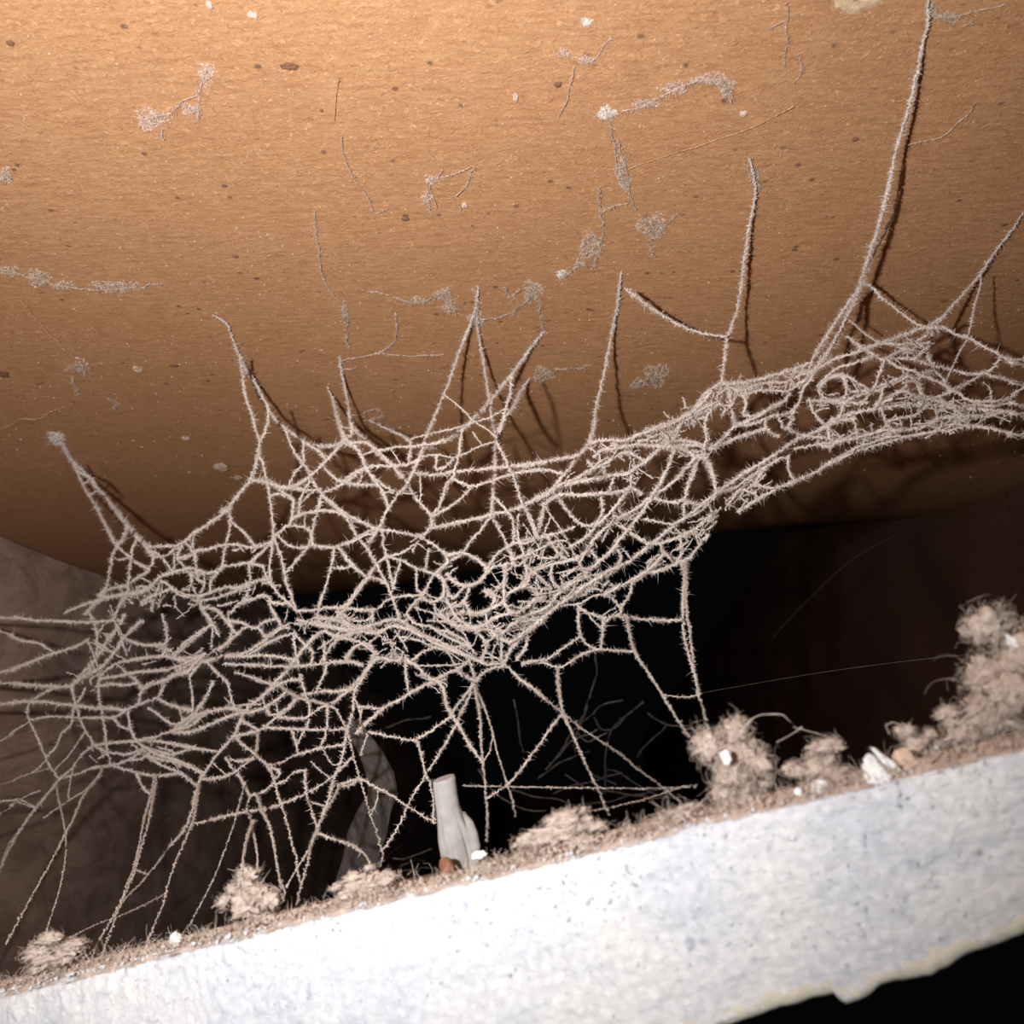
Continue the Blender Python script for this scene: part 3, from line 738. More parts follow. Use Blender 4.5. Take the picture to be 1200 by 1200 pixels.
# ------------------------------------------------------------------ the cobweb: traced threads
# blocks: origin x, origin y, magnification, then one thread a line: weight [flags] x,y ...
# flags: c first end glued to the boards, C both ends, j first end runs to the left joist, t last end runs to the tile
BLOCKS = [
(0, 480, 5, """
3c 320,150 380,220 420,300 500,370 560,450 610,500 680,590 740,670 800,740 860,800 890,870
2c 330,160 400,270 440,340 480,430 520,500 560,560 600,640 640,720 660,760
2 440,300 470,370 530,400 570,450
1 490,440 530,410
1 540,490 590,460
2 660,760 690,790 720,760 740,690
2 690,790 660,850 650,910 640,960 625,1040 580,1080
2 690,800 740,850 790,890 860,930
2 800,750 780,800 770,870 755,960 745,1080 700,1160
1 770,860 700,880 670,860
2 860,810 950,800 1040,795 1100,760 1120,730 1200,690
2 870,820 900,870 870,940 800,990 740,1030 650,1050 580,1090
2 880,830 930,850 990,920 1010,940
1 910,860 960,860 1010,830 1040,800
1 1020,830 1020,940
3 580,1090 640,1100 740,1080 830,1070 900,1020 940,980 1040,945 1120,930 1200,960
2 920,1000 960,1010 1050,1070 1130,1090 1200,1070
2 1060,800 1040,870 1090,930 1150,990 1200,1010
2 1100,790 1140,850 1150,930 1160,1000
2 1140,820 1200,820
2 500,1200 580,1120 640,1110
2 380,1190 450,1160 530,1130 600,1110
2 740,1090 700,1150 660,1200
2 930,950 930,1040 900,1110 890,1180
2 830,1130 900,1090 980,1060 1020,1020
3 1050,870 1100,860 1140,850
"""),
(0, 720, 5, """
2j 0,20 100,20 200,35 330,40 480,45 620,40 700,30
2j 0,100 70,130 140,155 220,170 310,190
3j 0,340 90,315 180,280 280,240 380,210 440,190 520,150
3j 0,400 90,405 180,415 270,420 350,425 420,420
3j 0,525 90,515 180,510 270,515 350,525 440,535
2 440,535 560,550 660,550 720,560 780,530
2 170,510 160,580 180,640 210,700 240,770 270,840 300,900 340,960
1j 0,740 60,700 120,660 170,630
1j 0,1000 100,960 190,930 290,905
2 200,610 280,600 370,600 480,605 590,605 680,600 740,560 800,535 860,510
2 180,500 240,470 300,440 350,430
3 420,420 480,350 540,290 590,220 640,140 700,60 730,0
3 430,400 500,360 580,320 640,260 700,180 750,110 830,40
2 540,0 560,80 570,170 560,260
2 560,410 600,350 680,290 760,270 850,255 950,245 1060,260 1200,250
2 680,290 740,340 800,390 830,430
2 580,420 660,410 740,415 810,400
2 600,390 700,360 800,340 900,330 1000,320 1100,280 1200,230
2 420,420 430,480 450,550 470,610 500,680 540,760
2 500,430 470,490 430,560 420,640 360,700 330,770 290,830
2 570,420 580,490 595,560 610,650 620,730 630,800 640,860
1 470,700 450,760 400,830 340,900
2 550,770 480,820 430,890 380,940 330,990 270,1060 210,1130 160,1200
2 560,770 680,750 800,740 920,715 1020,680 1120,650 1200,610
2 550,760 640,810 740,820 850,790
2 340,960 440,940 540,900 650,885 760,850 850,800
2 600,900 580,950 520,1020 480,1080 450,1150 430,1200
1 600,940 500,1030 420,1080 330,1140 260,1190
2 650,880 740,910 820,930 900,945 980,940 1050,920
2 800,930 830,1000 850,1050
2 905,940 890,1030 870,1110 845,1200
2 915,950 905,1020 890,1110 875,1200
2 760,590 770,680 800,740 850,780 920,820 1020,850 1100,880 1200,930
2 860,850 960,890 1060,930 1120,980 1170,1010
2 830,745 900,740 1000,755 1100,780 1200,820
2 860,830 940,850 1040,870 1120,900 1200,950
2 770,880 820,850 900,800 1000,820 1110,800
2 870,550 930,590 1000,640 1060,640
2 920,490 1000,530 1080,555 1130,570
2 860,510 920,490 950,440 980,400
3 800,500 830,450 880,410 960,390 1030,350 1100,340 1130,300 1200,230
2 1020,250 1060,190 1120,140 1200,80
2 950,0 970,80 975,160 955,230
2 750,160 850,180 950,170
1 1110,350 1120,420 1130,490 1130,560
2 1060,640 1120,600 1160,550 1200,490
1 1050,560 1060,620
3 1000,690 1060,640 1120,600 1200,560
1j 0,1090 80,1090 160,1120 220,1140
1 440,900 410,990 400,1060 410,1090
1 120,990 200,920 260,860
1 330,990 340,1070 370,1200
2 660,600 700,650 760,680
"""),
(200, 360, 5, """
2c 250,50 320,90 350,150 380,230 410,300 440,360 480,420 520,490 560,570 600,640 660,700 740,760 800,800 880,815 960,810 1010,790 1060,740 1050,690
2 400,300 420,390 430,480 450,560 480,640 500,720 520,790 515,850
3 515,830 500,920 470,1010 430,1060 370,1130 330,1180 300,1200
2 560,580 570,660 550,730 520,800
2 520,850 540,920 560,1000 575,1080 590,1200
3 470,1015 540,1020 600,1040 680,1060 760,1030 830,980 880,930 930,880 1010,800
2 660,720 700,800 740,870 800,950 840,1030 890,1100 950,1160 1010,1210
2 770,790 780,850 770,920 720,980 680,1030
2 800,800 860,840 900,880
2 900,940 950,990 1010,1025 1100,1040 1200,1050
2c 920,470 950,540 970,620 1000,720 1030,790
2c 990,290 1000,370 1020,480 1040,580 1055,680 1100,740 1160,800 1200,850
3 1010,790 1080,820 1120,880 1150,950 1200,1030
2 1010,1025 1060,980 1120,950 1200,920
1 1130,960 1110,1020 1080,1060
2 1010,1030 940,1070 880,1090
2 600,1050 650,1080 700,1110 720,1140 715,1200
2 820,1010 790,1060 760,1130 740,1200
1 840,1060 800,1110 770,1180
2 590,1100 660,1095 720,1130
2 700,1070 780,1070 860,1080
2 880,1100 870,1190
2 1060,790 1130,790 1200,830
1 1140,850 1200,840
"""),
(200, 560, 5, """
3 300,200 350,180 280,230 210,280 130,330 60,400 0,450
2 590,200 600,260 600,340
2 350,190 350,270 330,370 310,450 300,520
2 360,250 430,320 490,380
2 140,430 230,415 300,395 380,390 480,410 560,385 600,370
2 130,330 130,430 160,500
2 600,340 590,450 580,540 600,620
2 610,340 640,440 660,530 680,620 710,700 740,780
2 600,370 530,440 460,500
2 300,520 380,510 460,500 540,510
2 460,500 465,570 460,640
2 620,340 660,300 700,280 780,290 820,310
2 640,350 690,395 760,410 830,400 900,405 970,405 1040,380 1110,340 1200,300
2 700,270 715,200 715,140
2 700,250 760,215 830,200 880,190 960,200 1020,220 1050,270 1080,340
2 890,100 960,160 1040,220 1120,260 1200,290
2 880,110 850,230 830,310 810,390 740,480 680,560
1 790,220 785,290
2 820,310 830,380 850,390
2 960,410 945,500 920,600 890,690 870,760 860,820
2 980,400 1030,470 1080,520 1150,580 1200,600
2 1110,360 1160,420 1200,500
2 1200,530 1160,580 1110,650 1060,720 1010,780 960,830
1 1150,380 1180,370 1200,340
2 950,530 1010,530 1060,520
2 740,780 830,775 930,760 1030,765 1120,775 1200,770
2 540,520 560,580 600,640 650,700 700,740 740,790
2 460,640 440,700 400,740 350,790
2 400,740 480,710 560,690 600,730 680,750
2 570,690 600,780 640,850
2 160,700 240,670 320,640 400,640 480,610 560,600
2 180,720 280,700 360,670 460,630
2 300,520 240,600 220,650
2 110,560 130,640 160,700 180,760 230,830 280,920
1 190,560 200,620 170,670
2 0,550 80,545 160,560 260,540
2 0,640 60,690 130,690
2 220,860 140,940 80,990 20,1050
1 240,860 240,990
2 180,760 260,770 310,820 360,880 400,930
2 330,830 420,850 490,880 560,840 640,815
2 350,830 360,900 330,970 280,1010
2 280,1010 360,940 440,890
2 300,1050 420,1030 540,960 640,880 700,850
2 320,1040 440,1045 560,1040 700,1045
2 520,890 560,930 620,900 700,880
2 440,1050 500,1010 580,960 660,930 720,910
2 720,910 730,1000 750,1080
1 580,1050 590,1080
2 320,1090 450,1095 560,1100 700,1105 830,1095 950,1080 1050,1075 1130,1095
2 740,900 780,970 830,1020 820,1090
2 840,940 780,1000 730,1060 680,1130 620,1190
2 900,960 900,1080
2 870,1090 930,1000 980,940
2 1020,1060 1070,1000 1100,980
2 1200,1030 1160,1100 1100,1190
2 1000,780 1040,820 1110,840 1180,820
3 740,830 860,860 960,880 1080,890 1200,880
3 860,820 960,830 1050,870
1 1190,780 1170,830
2 940,900 1020,940 1100,960 1200,1020
2 840,930 900,900 980,940
3 0,1050 80,1070 170,1080 260,1060
2 0,1180 60,1140 140,1120
2 100,1160 180,1080
2 210,1090 280,1150 330,1200
"""),
(200, 760, 5, """
3 620,190 560,260 500,310 440,360 400,440 370,510 300,590 230,680 170,780 140,870 120,970 80,1060 0,1150
2 170,790 150,900 130,1020 90,1110 50,1200
2 380,140 460,165 540,195 600,215
2 760,150 690,190 620,220 560,270
2 1080,230 1000,250 900,250 820,265 740,290 660,330
2 640,230 700,260 760,290 850,310 930,335 970,360
3 680,255 610,310 540,350 460,375 380,385 290,420 200,460 110,490 0,500
3 0,490 80,450 170,390 230,370 330,350 430,365
2 750,300 680,360 600,420 530,480
2 0,330 60,350 120,360
1 110,160 125,270 140,350
2 250,190 220,260 170,350
2 320,200 350,270 380,340
2 70,430 130,390 190,330
2 630,410 720,410 800,400 870,350 920,320
2 400,500 480,490 560,465 680,470 800,475 920,475 1020,475
2 770,180 790,270 815,350 800,450 760,560
2 560,380 590,390 650,370 700,360
2 710,500 740,590
2 910,350 915,450 900,530 870,590
2 560,680 640,670 720,630 800,605 880,585 960,570 1020,565
2 510,480 510,560 500,620 560,680 600,750 620,830 650,920 680,1010 700,1100 730,1200
2 380,510 430,570 480,620
2 490,640 420,690 340,740 270,760 200,780
2 320,640 370,710 410,760 440,820 470,860
2 470,860 540,840 590,800 660,780 720,730 790,710
2 130,1030 250,1000 370,970 480,950 600,930 700,890 790,850 880,800 950,750 1030,670 1060,640
3 1190,90 1120,180 1080,250 1070,340 1050,430 1030,500 1020,570 990,680 950,780 930,870 900,950 860,1060 830,1130 800,1200
2 960,350 1010,430 1040,500 1060,590 1090,700 1120,800 1150,900 1180,1000 1200,1060
2 790,710 790,800 800,880 830,960 850,1050
1 820,660 870,710 930,750
2 980,800 940,900 880,1010 840,1100
2 1000,790 1050,780 1110,760
2 880,1090 960,1120 1040,1145 1130,1180
2 470,870 450,930 470,1000 510,1020
2 510,870 540,960 580,1040 610,1180
2 480,1030 450,1100 430,1200
1 400,820 400,920 380,1000 350,1090 310,1200
2 0,560 90,570 170,590 290,600
2 0,640 80,680 170,720
2 0,740 70,740 140,790
2 320,640 400,660 480,640
1 260,680 320,720
2 570,690 640,720 620,770
2 940,330 1010,270 1070,240
1 1090,280 1110,380 1110,440
1 1120,350 1200,350
1 1200,400 1140,450 1080,510
2 850,250 900,150 920,100
1 890,600 940,670 980,680
1 820,890 900,920
1 1150,500 1110,620
1 540,290 560,350
1 610,300 620,350
2 430,430 520,480
"""),
(400, 320, 5, """
2c 800,80 790,200 760,290 720,390 680,490 630,640 580,760 540,860 490,980 470,1060 430,1150 400,1200
2c 790,220 800,330 820,450 840,570 860,700 880,850 905,960
3c 1190,340 1100,450 1040,540 960,640 880,740 800,830 720,910 640,970 560,1000 490,1030
1 620,720 700,790 780,870 860,920 910,960
2 1000,600 990,700 960,810 920,930
2c 1100,620 1050,700 1010,790 960,850 925,940
1 400,965 530,940 660,910 760,880 860,850 960,790
1c 160,860 260,910 370,960 410,1010 390,1110
1 770,930 820,1000
2 220,1035 330,1020 430,1015 520,1000 600,980
2 200,1040 280,1110 360,1200
1 290,1040 350,1130
2 170,1130 280,1130 390,1120 450,1090
1 910,990 820,1010 740,1050 660,1080
2 720,930 690,1040 670,1140 660,1200
2 905,970 900,1080 900,1200
2 920,990 960,1090 1000,1180
1 470,1080 560,1065 650,1080
2 560,1070 555,1150
2 540,1150 610,1140 660,1080
3 440,1180 560,1180 660,1165 780,1155 900,1140 1010,1130 1110,1120 1200,1090
2 960,1180 1060,1165 1200,1130
1 0,900 60,910
2 0,940 60,1010
2 410,1010 400,1090
"""),
(400, 520, 5, """
2 200,40 250,80 330,160 390,230 430,310 480,370 530,420
2 480,0 450,100 420,170 380,240 330,300 280,370 250,430 220,500 160,590
3 180,190 240,280 260,370
1 120,150 50,210 0,240
2 50,235 140,245 210,240
2 190,190 250,250 310,280
2 240,290 310,280
1 460,190 465,300 480,320
1 340,290 410,300
2 660,200 630,220 600,290 570,370 530,420 530,480
2 650,205 710,230 770,250 870,220 960,190 1000,175
2 770,250 700,320 620,380 550,430
3 530,420 530,480 470,550
3 530,510 620,475 720,455 830,430 900,410 1000,390 1080,360 1150,310 1200,290
2 900,200 890,250 885,360 880,420
2 1000,180 1030,260 1060,350 1110,430 1140,520 1160,580
2 880,420 820,500 760,570 710,640 640,690 560,750
2 890,430 930,510 970,590 1010,680
2 920,310 950,370 990,420 1010,480 1020,560
2 1040,420 1020,520 1000,590
2 1180,360 1160,460 1130,560
2 0,400 70,430 140,470 220,500
2 40,430 80,520 130,590 180,660 220,740 260,810 290,880 320,960 340,1030
2 0,590 70,570 150,535 210,515
2 230,510 320,515 400,530 470,555
2 235,530 250,600 270,680 290,780 300,860
2 400,610 330,650 250,670 200,720 150,780 90,860 40,930 0,970
2 0,640 60,710 130,770 210,790 260,820
2 280,670 370,690 430,730 480,740 540,760
3 510,570 570,610 620,650 700,640
2 510,620 500,700 490,740
3 620,640 620,700 560,760 600,800 640,850
3 700,640 770,660 820,700 850,740 820,800 750,830 680,820 620,760
2 350,680 320,780 310,850
2 440,740 440,840 480,870 530,790 560,750
2 310,890 400,890 470,880
2 470,890 500,920 560,920 600,880 570,820
2 470,900 420,940 380,990
2 20,960 110,970 190,980 250,930 300,900
2 190,990 180,1050
2 370,1010 430,1050 520,1070
3 0,1020 60,1070 150,1070 250,1040 330,1030 400,1070 480,1120 560,1170 620,1200
2 870,700 920,640 980,600 1060,570 1200,540
2 870,700 860,750 900,720 980,710
3 840,860 900,900 880,960 950,920 950,820 970,740
2 600,870 660,900 720,840 760,820
2 650,960 720,920 760,860
2 730,940 760,990 840,985 900,950
2 980,650 1010,710 1070,690 1100,620
2 970,900 1020,850 1080,830 1110,760 1150,750
2 1060,640 1080,720 1090,800 1130,870 1200,900
3 970,920 1000,990 1070,970 1130,920 1200,880
2 1060,1000 1150,990 1200,980
3 550,960 560,1000 640,1000 720,990 800,1000 880,990
2 600,880 640,960 700,1040 780,1090
3 580,1020 660,1060 760,1080 840,1060 900,1020 1000,990
2 520,1070 600,1120 680,1160 750,1200
2 900,1050 950,1100 1000,1060 1080,1040 1160,1020
3 850,1080 930,1140 1000,1160 1080,1100 1150,1040 1200,1000
2 840,1000 870,1060 930,1080
"""),
(400, 720, 5, """
3 0,130 100,100 200,110 300,70 400,90 500,140 600,190 700,230 780,260
2 370,60 450,110 560,150 680,210 760,260
2 340,130 440,150 540,190 640,230
2 0,270 60,280 120,300
2 30,260 80,190 140,170 200,200
3 210,250 180,290
3 110,390 60,430 0,460
3 220,250 300,270 370,250
2 375,260 380,350 380,440
3 600,350 520,400 440,440 360,490 280,530 200,590 130,650 80,700
2 110,540 170,545 240,550
1 120,550 110,640
2 180,690 260,710 340,725 430,740
2 430,740 500,700 570,650 640,600
2 450,750 470,830 490,920 520,1000 540,1090 550,1200
2 780,410 740,500 700,580 670,650 620,740 560,840 500,930 450,1010 400,1100 360,1190
2 770,400 720,480 660,560 630,590
2 600,510 640,580 680,640 720,710 770,790 830,870
2 790,420 800,520 815,640 820,760 830,870 840,980 850,1100 855,1200
1t 810,430 840,550 870,640 890,700 910,800 940,890 970,990 1000,1080 1020,1180
1 890,700 870,800 830,870
1 970,990 870,1080
2 960,300 1050,380 1130,440 1200,490
2 680,340 740,370 790,390
2 790,390 760,300 740,260
2 800,390 830,340 900,310 960,290
3 780,260 840,290 900,290 960,270
3 390,260 450,310 500,360 560,390
2 430,250 480,220 540,210
1 450,290 560,300 660,295 740,280
2 560,400 600,440 610,510
2 620,350 680,320 740,280
2 940,280 940,180 940,90
3 980,260 1010,170 1060,110 1120,70 1200,10
2 1020,270 1070,200 1090,130
2 560,90 640,110 720,150 780,200
2 800,100 850,170 830,250
2 870,180 900,120
2 1060,290 1120,275 1200,265
2 100,970 50,1000 0,1020
2 120,950 200,1010 280,1050 350,1100 430,1150 510,1200
1 210,1020 210,1090 190,1170
1 160,690 130,770 110,830
1 0,900 60,840
"""),
(600, 460, 5, """
3 440,300 400,360 340,440 280,510 230,590
3 0,440 80,430 180,410 280,390 380,360
2 0,470 100,460 200,450 290,470
3 450,290 560,280 660,280 760,240 850,210 960,170 1060,110 1120,50 1180,0
3 1200,70 1100,120 1000,150 900,190 800,230
3 0,690 80,650 180,610 270,550 360,510 450,460 530,420 600,380 680,350 760,380
3 260,560 360,530 460,510 560,490 680,470 740,430 800,380
3 480,380 520,340 600,330 700,310 800,310 900,320 1000,330
2 440,400 480,440 530,430 550,480
3 180,640 280,600 400,600 540,590 640,580 700,560 760,600
1 190,660 240,740 300,820 350,920 400,1010 440,1070
2 190,660 170,760 150,830
2 10,480 40,580 80,680 110,760 140,850
2 270,620 320,690 380,750 440,780 500,760
2 520,600 530,690 500,760
3 680,560 630,640 560,720 490,780 430,850 370,890
2 570,560 600,500
2 700,470 700,540
3 820,610 740,670 660,720 580,770 520,820 460,880
3 950,340 920,420 880,510 830,590 770,690 700,780 640,850 570,940 510,990 440,1050
2 1080,380 1040,420 960,510 880,570 830,600
3 920,330 1000,330 1070,370 1130,380
2 1080,400 1060,490 1030,560 1010,640 1000,720
3 840,630 920,640 1010,640 1090,650
3 1120,360 1150,430 1190,500
2 760,740 860,760 960,770
2 600,770 660,800 720,840 790,880
2 620,680 680,740 760,740
3 1200,600 1100,670 1000,740 900,820 800,900 700,980 600,1040 500,1100 420,1150 350,1200
2 1200,630 1110,690 1020,750
3 1200,690 1120,760 1050,810 970,850 870,880 800,880
2 860,900 900,950 970,980 1000,1040
3 880,950 820,1020 750,1070 680,1110 600,1150 540,1200
2 1000,870 990,950 970,980
3 1150,830 1090,900 1040,970 960,1000 880,1040 780,1060 700,1110
2 1000,1000 1010,1080 1000,1200
2 1020,980 1020,1080
2 460,920 500,980
1 640,900 680,950
2 600,900 640,960 600,990
3 210,840 280,820 370,790
2 0,880 80,880 160,850 210,850
2 20,780 40,860 60,920 90,990
2 0,980 70,960 150,920 240,880 330,860
2 100,900 150,960 230,970 300,930
2 220,850 260,930 320,960
3 60,1120 130,1050 220,1010 310,990 380,970 460,920
2 100,1010 160,1080 230,1150
2 230,1000 230,1090 280,1150
2 300,1080 360,1040 430,1020
2 0,1130 70,1140 150,1150 230,1150
2 1140,200 1150,270 1120,340
2 1000,200 960,260 900,310 850,340
2 720,310 760,280 850,280 900,240
2 850,300 930,290
2 1010,290 1090,300 1120,330
"""),
(600, 660, 5, """
3 480,100 400,150 320,210 240,270 160,340 90,400 30,460 0,490
3 650,10 560,50 480,100
3 460,80 360,110 280,170 200,260 100,300 0,330
3 500,100 420,180 340,200 250,280
1 560,180 480,190 430,220 390,240
2 390,250 390,340 400,420
2 400,260 470,300 560,320 640,300 680,320
2 560,170 600,220 640,270
2 710,110 690,180 650,240 630,290
2 400,430 310,490 240,540 180,580 110,580 50,590
2 400,430 450,480 510,510
3 540,320 530,400 520,490
1 430,280 480,340 520,390
2 180,580 270,610 340,580 420,530 510,505 600,510 710,520
2t 670,320 690,420 720,520 770,600 830,690 880,770 960,900 1070,1060
2 680,330 800,330 900,335 1000,330
2 1000,200 1000,330 1010,430 1040,550 1070,660 1095,770
2t 1020,70 1020,250 1040,380 1060,560 1095,770 1120,860 1150,980
1 880,770 950,780 1030,785 1095,770
2 270,610 270,700 285,800 300,880
1 300,260 390,250
2 0,380 60,370 120,330
2 100,420 80,500 30,570
2 20,470 40,420 90,400
2 0,640 100,720 200,800 300,880
2 300,880 230,960 180,1030
2 310,890 350,990
"""),
(1, 1, 1, """
1t 660,836 680,852 704,868 728,884 746,900 775,921 812,952
1 636,866 622,884 610,900 594,918
1t 670,858 678,878 688,900 700,925 713,955
2c 727,318 722,360 714,400 706,440 698,475 694,505 688,520
2 733,338 755,355 775,368 800,382 825,390 850,393
2c 877,185 884,215 882,240 876,270 872,300 868,330 862,365 855,385 851,395 848,420 845,445
3c 1087,0 1086,25 1078,60 1070,100 1060,140 1050,170 1043,205 1034,245 1024,280 1012,315 1005,340
2c 1055,222 1042,258 1028,288 1014,322
1c 1088,-8 1083,40 1072,96 1062,140 1050,172 1036,230 1026,268 1018,300
1t 542,920 600,921 660,922 740,923 790,922 815,919
1t 800,926 750,937 705,947 670,952
"""),
(760, 360, 5, """
3 400,440 340,500 270,590 200,670 100,790 30,860 0,900
2 0,720 80,690 200,650 280,590 350,500 420,450
3 420,440 560,440 660,420 760,390 860,360 960,330
2 460,470 540,490 620,460 700,440 800,440 880,400 960,370
3 460,450 480,530 490,620 510,690
3 540,500 570,570 560,630 640,640
2 540,520 640,490 740,490 820,490 880,450 920,420
3 500,700 600,660 700,600 780,560 850,530
2 510,700 620,680 720,640 820,620 870,570
2 680,640 690,710 760,760
3 360,830 460,790 560,750 680,730
3 360,830 450,760 500,700
2 380,590 330,680 340,760 330,840
2 0,840 100,820 200,810 300,820
2 100,790 200,780 300,780
2 200,600 280,610 380,570 470,580
2 240,680 300,650 360,650
2 320,830 280,920 240,1010 220,1100 200,1190
3 360,870 370,950 390,1040 400,1090
2 440,1060 400,1080
3 1200,640 1100,670 1020,710 920,750 830,800 760,850 680,900 600,950 520,1000 440,1060 360,1120 260,1190
2 760,880 680,940 590,1000 500,1060 420,1100
2 1200,780 1090,790 960,810 860,830
3 1200,850 1120,890 1040,930 950,980 860,1020 780,1050 700,1090 620,1140 520,1200
2 820,880 820,960 850,1010
2 840,870 760,890 690,940 640,1000 620,1040
2 640,1050 720,1060 780,1050
2 620,1080 540,1070 500,1110 470,1160
1 630,1090 640,1140
2 1040,190 970,290 930,360
2 1030,270 970,360 920,430 880,560 850,650
2 1020,310 960,400 910,500
2 920,540 960,600 1000,660 1030,690
2 1010,450 1000,500 1050,540 1130,560 1200,540
2 980,480 1020,430 1090,400 1160,380
2 1130,580 1120,640 1090,670
2 1150,400 1160,480 1140,520
2 940,540 1000,550 1080,550
2 760,650 790,700 830,720 900,740
2 830,640 820,700 850,740
1 640,440 620,500
1 700,440 720,500
1 850,430 830,500
2 1060,700 1060,760 1090,800
2 920,780 980,760 1060,770
"""),
(960, 240, 5, """
2 225,500 180,560 130,640 60,740 0,840
2 250,450 210,560 160,660 110,760 60,850 0,930
2 220,480 190,600 140,720 80,820 10,940
2 250,450 320,490 370,550 450,610 530,670 600,710 660,720
1 200,680 250,740 320,790 380,810
2 160,770 240,830 320,880 380,910
2c 1200,40 1130,150 1060,240 990,330 950,400 870,490 820,550 750,630 700,690 650,780 640,840
1 950,400 940,490 910,590 890,690 870,780 830,850 790,930 740,1040
2 640,700 720,650
3 0,980 100,900 200,870 300,830 400,800 500,760 600,725 720,715
2 0,1010 100,960 200,930 320,900
2 720,720 800,760 880,780 960,830 1040,870 1110,910 1200,940
2 1100,900 1200,900
2 380,910 480,850 560,800 640,750
2 380,900 480,900 560,910 660,940 760,960 860,990 960,990 1080,1020 1200,1060
2 380,920 350,1000 320,1070 280,1160
2 1060,910 1000,970 940,1000 880,1040 800,1080 740,1100
2 400,830 460,820 540,790
1 520,840 520,900
1 650,850 640,900 670,940
2 560,900 600,860 640,830
2 400,920 460,950 540,970 600,1000 680,1030 740,1060 780,1090
2 600,970 680,980 730,1030 770,1090
2 540,1000 440,1030 360,1080 280,1100
2 580,1000 580,1070 620,1130
1 520,1010 500,1070
2 340,1180 400,1130 450,1100 520,1090 560,1120
2 0,1060 70,1010 130,1000
"""),
(960, 360, 5, """
3 0,700 100,650 200,620 320,600 440,580 560,570 700,580 840,590 960,600 1080,610 1200,630
2 10,470 50,420 130,400 190,420 240,450 300,480
2 140,400 160,460 190,490 260,490 300,490
1 180,420 230,470
2 60,550 140,540 230,520 320,480 400,440 460,410
2 150,560 200,560 250,570
1 130,600 150,550
2 320,580 360,540 370,470
2 360,560 420,540 440,510 500,490 560,520 620,540
2 610,440 600,500 620,540
2 620,540 700,520 760,500 800,490
3 640,550 720,560 800,580
2 820,500 870,540 940,550 1020,550 1100,540 1150,510 1200,470
1 960,440 1000,480 1010,530
2 840,580 920,570 1000,580 1080,570 1140,560 1200,580
1 900,640 1000,640 1080,620
3 0,800 60,820 100,790 200,770 300,740 400,720 480,690
3 100,790 200,770 320,760 440,730 560,710 640,680 720,650 820,640 920,620
3 0,950 80,900 160,860 260,830 360,800 460,770 560,750 660,730 760,720 880,700
2 880,690 960,700 1040,720 1120,740 1200,745
2 160,860 220,820 320,790 420,760 520,740
2 210,650 220,720
2 370,620 390,680 420,710
2 390,670 480,650 560,630 640,600
1 540,650 540,700
1 680,590 690,640
1 790,600 800,650
2 680,700 760,680 860,660 900,640
2 740,700 820,690 880,690
1 850,640 880,680
2 70,700 80,760 60,820
1 1030,610 960,660 900,680
"""),
(0, 800, 3, """
1 96,480 40,570 0,650
1t 258,480 230,530 190,610 140,700 80,810 20,920
1t 222,480 232,560 225,650 200,760 170,850 150,930
1t 507,480 490,570 470,650 440,730 410,800 370,870 320,950
1t 525,480 500,570 475,660 450,720 420,790 390,870 360,960
1 600,570 540,650 490,710 440,760 400,830
1t 630,600 600,680 575,770 540,860 520,920
1t 786,600 750,690 700,790 665,855
1 470,655 520,675
1t 580,740 500,785 420,820 340,850 260,890 190,925
1t 858,600 845,690 835,740
1t 966,588 975,650 990,720
1t 1038,600 1050,680 1060,710
1t 1080,600 1040,660 1005,720
1t 1104,540 1080,640 1060,710 1045,780
1j 0,660 20,590 60,530 130,440 200,360
1t 900,510 905,610 900,710
1j 0,420 60,410 130,440
1j 0,460 40,430 90,400 140,380
"""),
(400, 800, 3, """
1t 120,516 135,570 145,600 135,650 120,710
1 216,474 180,540 150,590
1t 513,480 510,560
1 306,480 330,495
1t 0,560 50,575 90,615 115,700
"""),
]

XS = [-150, 0, 100, 200, 320, 450, 600, 800, 1000, 1200, 1500]
DS = [.34, .335, .325, .29, .26, .238, .224, .228, .218, .205, .20]
def web_depth(x, y):
    d = float(np.interp(x, XS, DS))
    d += 0.010 * noise.noise(Vector((x / 90, y / 90, 1.5))) + 0.006 * noise.noise(Vector((x / 33, y / 33, 7.5)))
    if y > 820: d -= 0.05 * min(1, (y - 820) / 260) * (0.4 + 0.6 * min(1, x / 300))
    if y < 520: d += 0.00008 * (520 - y)
    return min(d, 0.93 * ceil_depth(x, y), 0.93 * joist_depth(x, y))
def tile_depth(x, y):
    p = on_tile(x, y)
    if p is not None: return px_of(p)[2]
    return px_of(tile_pt(edge_u(x), 0.012, 0))[2]

